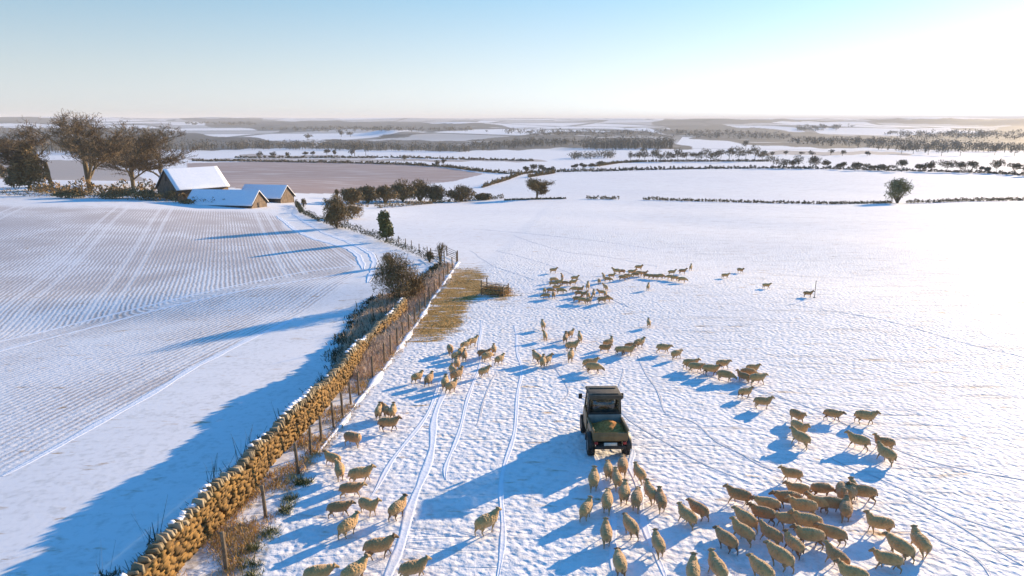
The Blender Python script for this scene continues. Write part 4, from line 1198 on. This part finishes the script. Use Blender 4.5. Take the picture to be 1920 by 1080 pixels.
def skin_mesh(name, chains, voxel=.020, smooth_it=5):
    """chains: lists of (x,y,z,r); every bone is a tapered capsule, all fused into one continuous surface"""
    mb = MB()
    def sc(r): return (r[0] + r[1]) / 2 if hasattr(r, '__len__') else r
    for ch in chains:
        for a, b in zip(ch[:-1], ch[1:]):
            pa, pb = Vector(a[:3]), Vector(b[:3]); ra, rb = sc(a[3]), sc(b[3])
            d = pb - pa; L = d.length; d.normalize()
            pts, rad = [], []
            for t in (-1, -.85, -.5): pts.append(pa + d * ra * t); rad.append(ra * math.sqrt(max(0, 1 - t * t)) + .001)
            for k in range(5): pts.append(pa + d * L * k / 4); rad.append(ra + (rb - ra) * k / 4)
            for t in (.5, .85, 1): pts.append(pb + d * rb * t); rad.append(rb * math.sqrt(max(0, 1 - t * t)) + .001)
            mb.tube(pts, rad, 12)
    me = bpy.data.meshes.new(name + '_cage'); me.from_pydata(np.concatenate(mb.v).tolist(), [], mb.f)
    o = bpy.data.objects.new(name + '_cage', me); C.objects.link(o)
    rm = o.modifiers.new('remesh', 'REMESH'); rm.mode = 'VOXEL'; rm.voxel_size = voxel
    sm_ = o.modifiers.new('smooth', 'SMOOTH'); sm_.iterations = smooth_it; sm_.factor = .5
    dg = bpy.context.evaluated_depsgraph_get()
    out = bpy.data.meshes.new_from_object(o.evaluated_get(dg), depsgraph=dg)
    out.name = name
    bpy.data.objects.remove(o); bpy.data.meshes.remove(me)
    # drop specks, keep the main body
    import bmesh
    bm = bmesh.new(); bm.from_mesh(out); seen = set(); comps = []
    for v in bm.verts:
        if v in seen: continue
        st = [v]; seen.add(v); comp = []
        while st:
            q = st.pop(); comp.append(q)
            for e in q.link_edges:
                w2 = e.other_vert(q)
                if w2 not in seen: seen.add(w2); st.append(w2)
        comps.append(comp)
    comps.sort(key=len)
    for comp in comps[:-1]: bmesh.ops.delete(bm, geom=comp, context='VERTS')
    if name == 'sheep_walk' : print('SHEEP', len(comps), len(bm.verts), [len(c) for c in comps[-3:]])
    bm.to_mesh(out); bm.free()
    out.polygons.foreach_set('use_smooth', [True] * len(out.polygons))
    return out
def sheep_meshes(seed, pose):
    rng = random.Random(seed)
    hx = {'walk': (.56, 0, .86), 'stand': (.54, 0, .92), 'down': (.66, 0, .42), 'left': (.46, .20, .90), 'right': (.46, -.20, .90), 'lowwalk': (.62, 0, .72)}[pose]
    nk = ((.30 + hx[0]) / 2, hx[1] * .5, (.60 + hx[2]) / 2)
    dirv = Vector((hx[0] - .28, hx[1], 0)).normalized()
    dz = -.09 if pose != 'down' else -.12
    mz = (hx[0] + dirv.x * (.15 if pose != 'down' else .07), hx[1] + dirv.y * .16, hx[2] + dz)
    def spine(f):
        return [(-.42, 0, .58, .18 * f), (-.22, 0, .57, .235 * f), (.05, 0, .56, .245 * f), (.24, 0, .57, .21 * f), nk + (.145 * f,), hx + (.088,), mz + (.05,)]
    st = {'walk': (.13, -.10, .12, -.10), 'stand': (.02, -.02, .02, -.03), 'down': (.05, -.04, .04, -.06), 'left': (.05, -.07, .06, -.05), 'right': (-.06, .08, -.05, .07), 'lowwalk': (-.11, .12, -.12, .11)}[pose]
    legs = []
    for s, f_, h_ in ((1, st[0], st[3]), (-1, st[1], st[2])):
        legs.append([(.24, 0, .57, .20), (.25, s * .115, .42, .07), (.25 + f_ * .6, s * .115, .26, .040), (.25 + f_ * 1.0, s * .115, .14, .026), (.26 + f_ * 1.15, s * .115, .03, .030)])
        legs.append([(-.44, 0, .58, .15), (-.40, s * .12, .44, .105), (-.36 + h_ * .5, s * .12, .34, .066), (-.47 + h_ * .8, s * .12, .23, .032), (-.44 + h_, s * .12, .10, .025), (-.42 + h_ * 1.05, s * .12, .03, .030)])
    side = Vector((-dirv.y, dirv.x, 0))
    ears = []
    for s in (1, -1):
        e0 = Vector(hx) + Vector((-.02 * dirv.x, 0, .03)); e1 = e0 + side * (.10 * s) + Vector((0, 0, .02)); e2 = e0 + side * (.16 * s) + Vector((0, 0, -.005))
        ears.append([hx + (.088,), tuple(e1) + (.030,), tuple(e2) + (.020,)])
    tail = [(-.44, 0, .58, .15), (-.58, 0, .58, .05), (-.62, 0, .44, .04)]
    full = skin_mesh('sheep_' + pose, [[c_ if i != 3 else c_ for i, c_ in enumerate(spine(1.0))]] + legs + ears + [tail])
    slim = skin_mesh('sheep_body_' + pose, [spine(.8)] + legs + ears + [tail])
    fl = skin_mesh('fleece_' + pose, [[(-.45, 0, .56, .17), (-.38, 0, .58, .235), (-.2, 0, .575, .275), (.05, 0, .565, .28), (.24, 0, .575, .245), (nk[0] * .95, nk[1], nk[2], .165)], ], .024, 3)
    # woolly lumps
    for me, a in ((full, .010), (fl, .016)):
        co = np.empty(len(me.vertices) * 3); me.vertices.foreach_get('co', co); co = co.reshape(-1, 3)
        no = np.empty(len(me.vertices) * 3); me.vertices.foreach_get('normal', no); no = no.reshape(-1, 3)
        k = np.sin(co[:, 0] * 41 + np.sin(co[:, 1] * 37) * 2) * np.sin(co[:, 1] * 43 + 1.3 * np.sin(co[:, 2] * 29)) * np.sin(co[:, 2] * 39 + seed) + .4 * np.sin(co[:, 0] * 77 + seed) * np.sin(co[:, 2] * 81)
        body = (co[:, 2] > .36) & (co[:, 0] < .42)
        me.vertices.foreach_set('co', (co + no * (k * a * body)[:, None]).ravel()); me.update()
    # full mesh: wool on the trunk, skin on legs and face
    full.materials.append(WOOL); full.materials.append(FACE)
    cen = np.empty(len(full.polygons) * 3); full.polygons.foreach_get('center', cen); cen = cen.reshape(-1, 3)
    hd = Vector(hx)
    isf = (cen[:, 2] < .34) | (np.linalg.norm(cen - np.array(hx), axis=1) < .115) | (np.linalg.norm(cen - np.array(mz), axis=1) < .10) | ((cen[:, 0] > hx[0] - .05) & (np.linalg.norm(cen - np.array(hx), axis=1) < .22))
    if pose == 'down': isf &= (cen[:, 0] > .5) | (cen[:, 2] < .34)
    full.polygons.foreach_set('material_index', isf.astype(np.int32)); full.update()
    slim.materials.append(FACE); fl.materials.append(WOOL)
    return full, slim, fl
POSES = {p: sheep_meshes(i + 1, p) for i, p in enumerate(['walk', 'stand', 'down', 'left', 'right', 'lowwalk'])}
HEAD = {'R': 0, 'UR': 45, 'U': 90, 'UL': 135, 'L': 180, 'DL': 225, 'D': 270, 'DR': 315, 'RU': 22, 'LU': 158, 'ULU': 112, 'URU': 68}
FACING = {'R': 'facing right', 'UR': 'angled away to the right', 'U': 'seen from behind', 'UL': 'angled away to the left', 'L': 'facing left', 'DL': 'turned towards the camera left', 'D': 'facing the camera',
          'DR': 'turned towards the camera right', 'RU': 'facing right', 'LU': 'facing left', 'ULU': 'seen from behind', 'URU': 'seen from behind'}
# each flock: (phrase, group, [(x, y of the feet in the photo, heading, pose, size), ...])
S = 'stand'; W_ = 'walk'; D_ = 'down'; LW = 'lowwalk'; HL = 'left'; HR = 'right'
FLOCKS = [
 ('top edge of the far left cluster', [(1038, 512, 'R', S), (1054, 524, 'U', S), (1078, 527, 'R', S), (1038, 530, 'RU', D_)]),
 ('upper row of the far left cluster', [(1037, 537, 'R', D_), (1048, 536, 'R', S), (1060, 536, 'R', D_), (1075, 535, 'RU', S)]),
 ('lower half of the far left cluster', [(1021, 550, 'U', D_), (1023, 560, 'L', D_), (1033, 550, 'R', D_), (1044, 545, 'R', S), (1052, 551, 'R', D_), (1038, 559, 'U', D_)]),
 ('upper half of the far middle cluster', [(1078, 548, 'L', D_), (1088, 548, 'R', S), (1102, 543, 'U', S), (1086, 556, 'R', D_), (1095, 557, 'UR', S), (1103, 560, 'U', D_), (1113, 556, 'U', S)]),
 ('bottom edge of the far middle cluster', [(1083, 567, 'R', S), (1092, 569, 'R', D_), (1104, 570, 'UR', S)]),
 ('small far knot right of the middle cluster', [(1127, 554, 'L', S), (1135, 545, 'ULU', S), (1135, 557, 'U', D_), (1130, 569, 'R', S), (1139, 566, 'R', D_)]),
 ('pair strand left of the far right cluster', [(1123, 532, 'U', D_), (1132, 523, 'U', S), (1140, 529, 'R', D_), (1147, 522, 'R', S)]),
 ('two dark sheep above the far strand', [(1155, 514, 'L', S), (1165, 514, 'L', W_)]),
 ('far right cluster by the hill brow', [(1168, 526, 'R', D_), (1177, 523, 'R', D_), (1185, 516, 'R', S), (1191, 520, 'L', D_), (1198, 507, 'R', S), (1199, 518, 'R', D_), (1207, 518, 'R', S), (1213, 522, 'R', D_), (1222, 523, 'R', D_), (1230, 524, 'R', D_), (1238, 524, 'RU', D_)]),
 ('little group at the right end of the far flock', [(1260, 516, 'R', S), (1256, 525, 'L', D_), (1265, 527, 'R', D_), (1280, 514, 'R', S), (1279, 530, 'R', D_), (1295, 507, 'U', S)]),
 ('four scattered far right sheep', [(1360, 522, 'R', W_), (1388, 512, 'DR', W_), (1437, 541, 'R', W_), (1515, 557, 'R', S)]),
 ('two lone sheep between the far flock and the arc', [(1215, 544, 'U', S), (1216, 613, 'U', W_)]),
 ('cluster nearest the fence below the straw, upper part', [(844, 664, 'U', D_), (857, 676, 'UR', S), (865, 668, 'URU', W_), (873, 655, 'UR', W_), (886, 650, 'UR', W_), (871, 676, 'U', S)]),
 ('left straggle below the straw patch, lower part', [(783, 717, 'UR', W_), (805, 722, 'URU', W_), (835, 729, 'U', S), (847, 735, 'UR', W_), (849, 704, 'ULU', S), (857, 692, 'U', S), (857, 714, 'UR', S)]),
 ('group of sheep in the left centre beside the tracks', [(908, 672, 'R', S), (914, 677, 'UR', D_), (926, 664, 'U', W_), (937, 683, 'UR', W_), (908, 706, 'UR', S)]),
 ('sheep ahead of the vehicle on its left', [(1018, 617, 'U', W_), (1022, 638, 'U', S), (1006, 680, 'ULU', W_), (1018, 688, 'U', S), (1027, 684, 'URU', S)]),
 ('sheep ahead of the vehicle, middle bunch', [(1060, 642, 'U', S), (1069, 634, 'UR', W_), (1087, 641, 'U', W_), (1073, 658, 'RU', S), (1070, 677, 'U', W_), (1107, 692, 'RU', W_), (1114, 700, 'R', D_)]),
 ('sheep ahead of the vehicle on its right', [(1135, 661, 'R', S), (1141, 652, 'UR', S), (1165, 665, 'R', D_), (1177, 666, 'R', S), (1183, 659, 'RU', W_), (1199, 652, 'UR', W_)]),
 ('start of the arc right of the vehicle', [(1244, 662, 'R', LW), (1268, 673, 'UR', LW), (1295, 692, 'R', W_), (1305, 698, 'R', LW)]),
 ('crowded stretch of the arc', [(1333, 704, 'R', W_), (1355, 692, 'RU', LW), (1360, 715, 'R', D_), (1393, 716, 'LU', S), (1411, 700, 'RU', W_), (1403, 710, 'R', D_), (1420, 721, 'RU', LW), (1397, 746, 'RU', W_), (1430, 766, 'R', S)]),
 ('three sheep in a row at the arc bend', [(1494, 792, 'DR', W_), (1561, 789, 'R', LW), (1622, 795, 'R', W_)]),
 ('sheep on the right flank below the row of three', [(1498, 817, 'DR', S), (1499, 836, 'UL', W_), (1482, 903, 'L', W_), (1607, 841, 'LU', W_), (1655, 844, 'L', S), (1659, 867, 'UL', W_)]),
 ('tight bunch right behind the vehicle, front half', [(1113, 915, 'U', W_), (1140, 896, 'U', LW), (1156, 913, 'U', W_), (1167, 889, 'U', LW), (1198, 902, 'ULU', W_)]),
 ('tight bunch right behind the vehicle, back half', [(1099, 971, 'URU', W_), (1138, 956, 'U', LW), (1170, 940, 'U', W_), (1193, 952, 'U', LW), (1218, 939, 'ULU', W_), (1238, 954, 'U', W_)]),
 ('followers strung out below the bunch', [(1136, 1017, 'U', W_), (1181, 1004, 'ULU', LW), (1233, 1037, 'ULU', W_), (1161, 1074, 'U', LW), (1298, 1092, 'U', W_)]),
 ('pair and singles left of the big flock', [(1287, 984, 'UL', W_), (1308, 971, 'UL', LW), (1383, 946, 'LU', W_), (1360, 1030, 'UL', LW), (1391, 1015, 'UL', W_), (1396, 992, 'UL', LW), (1343, 1085, 'ULU', W_), (1425, 1088, 'UL', LW)]),
 ('top row of the big flock', [(1493, 934, 'L', W_), (1474, 952, 'L', LW), (1502, 968, 'L', W_), (1436, 962, 'L', LW), (1428, 980, 'L', W_), (1532, 958, 'L', S), (1540, 932, 'RU', D_), (1562, 962, 'R', LW)]),
 ('middle of the big flock', [(1474, 990, 'L', LW), (1510, 997, 'L', W_), (1558, 1018, 'LU', LW), (1514, 1024, 'L', W_), (1443, 1019, 'UL', W_)]),
 ('bottom row of the big flock', [(1486, 1038, 'UL', W_), (1460, 1063, 'UL', LW), (1566, 1064, 'UL', W_), (1595, 1096, 'L', S)]),
 ('right edge of the big flock', [(1577, 941, 'D', S), (1594, 939, 'URU', S), (1584, 972, 'U', W_), (1614, 941, 'L', W_), (1645, 1000, 'L', S), (1661, 1068, 'L', W_), (1684, 1045, 'UL', LW), (1722, 1036, 'ULU', W_)]),
 ('knot of sheep beside the fence at the left', [(711, 784, 'U', S), (724, 781, 'U', S), (737, 783, 'U', S), (730, 808, 'R', W_), (664, 837, 'DR', S)]),
 ('sheep by the third fence post', [(624, 874, 'UL', W_), (638, 896, 'U', S), (678, 905, 'R', W_), (660, 932, 'R', LW)]),
 ('sheep left of the wheel tracks near the fence', [(638, 968, 'R', LW), (692, 965, 'DR', S), (655, 1003, 'UR', W_), (747, 970, 'UR', W_)]),
 ('sheep along the bottom edge of the frame, left side', [(713, 1045, 'R', W_), (777, 1085, 'RU', W_), (600, 1094, 'R', LW), (667, 1092, 'UR', W_)]),
 ('single sheep walking in the empty snow at centre bottom', [(914, 998, 'UR', W_)]),
]
def build_sheep():
    rng = random.Random(12)
    n = 0
    for phrase, lst in FLOCKS:
        order = sorted(range(len(lst)), key=lambda i: lst[i][0]); rank = {j: r for r, j in enumerate(order)}
        N = len(lst)
        for i, (px, py, hd, pose) in enumerate(lst):
            P = G(px, py)
            full, slim, fl = POSES[pose if not (pose == S and i % 3 == 1) else (HL if i % 2 else HR)]
            near = P.y < 42
            o = bpy.data.objects.new('sheep', slim if near else full)
            o.location = (P.x, P.y, P.z - .01)
            s = rng.uniform(.90, 1.10) * (.705 if P.y < 55 else .68)
            o.scale = (s * 1.02, s * rng.uniform(.95, 1.08), s)
            # heading is judged on the picture: turn it into a heading on the ground seen along this line of sight
            a = HEAD[hd] + rng.uniform(-9, 9) - math.degrees(math.atan2(P.x, P.y)) * .8
            o.rotation_euler = (0, 0, R(a))
            C.objects.link(o)
            if N == 1: lab = phrase
            else:
                r = rank[i]
                pos = 'leftmost' if r == 0 else 'rightmost' if r == N - 1 else ORD[r] + ' from left' if r <= N / 2 else ORD[N - 1 - r] + ' from right'
                lab = 'tan sheep %s, %s in the %s' % (FACING[hd], pos, phrase)
                wds = lab.split()
                if len(wds) > 16: lab = 'sheep %s, %s in the %s' % (FACING[hd], pos, phrase)
                if len(lab.split()) > 16: lab = 'sheep, %s in the %s' % (pos, phrase)
            tag(o, lab, 'sheep', phrase)
            if near:
                f = bpy.data.objects.new('fleece', fl); f.parent = o; C.objects.link(f)
            n += 1
build_sheep()
for me_ in [m for m in bpy.data.meshes if m.users == 0]: bpy.data.meshes.remove(me_)

# ------------------------------------------------------------------ winter haze over the valley
_t = NT('haze_air')
_pv = _t.n('VolumePrincipled', {'Color': (.96, .96, .98, 1), 'Density': 0.00011, 'Anisotropy': .0}); _t.t.links.new(_pv.outputs[0], _t.out.inputs['Volume'])
m = MB(); m.box((0, 20000 - 400, 0), (60000, 41600, 130)); hz = m.build('haze', _t.m, loc=(0, 0, 5)); tag(hz, kind='stuff', label='pale winter haze lying over the far valley and hills', cat='haze')
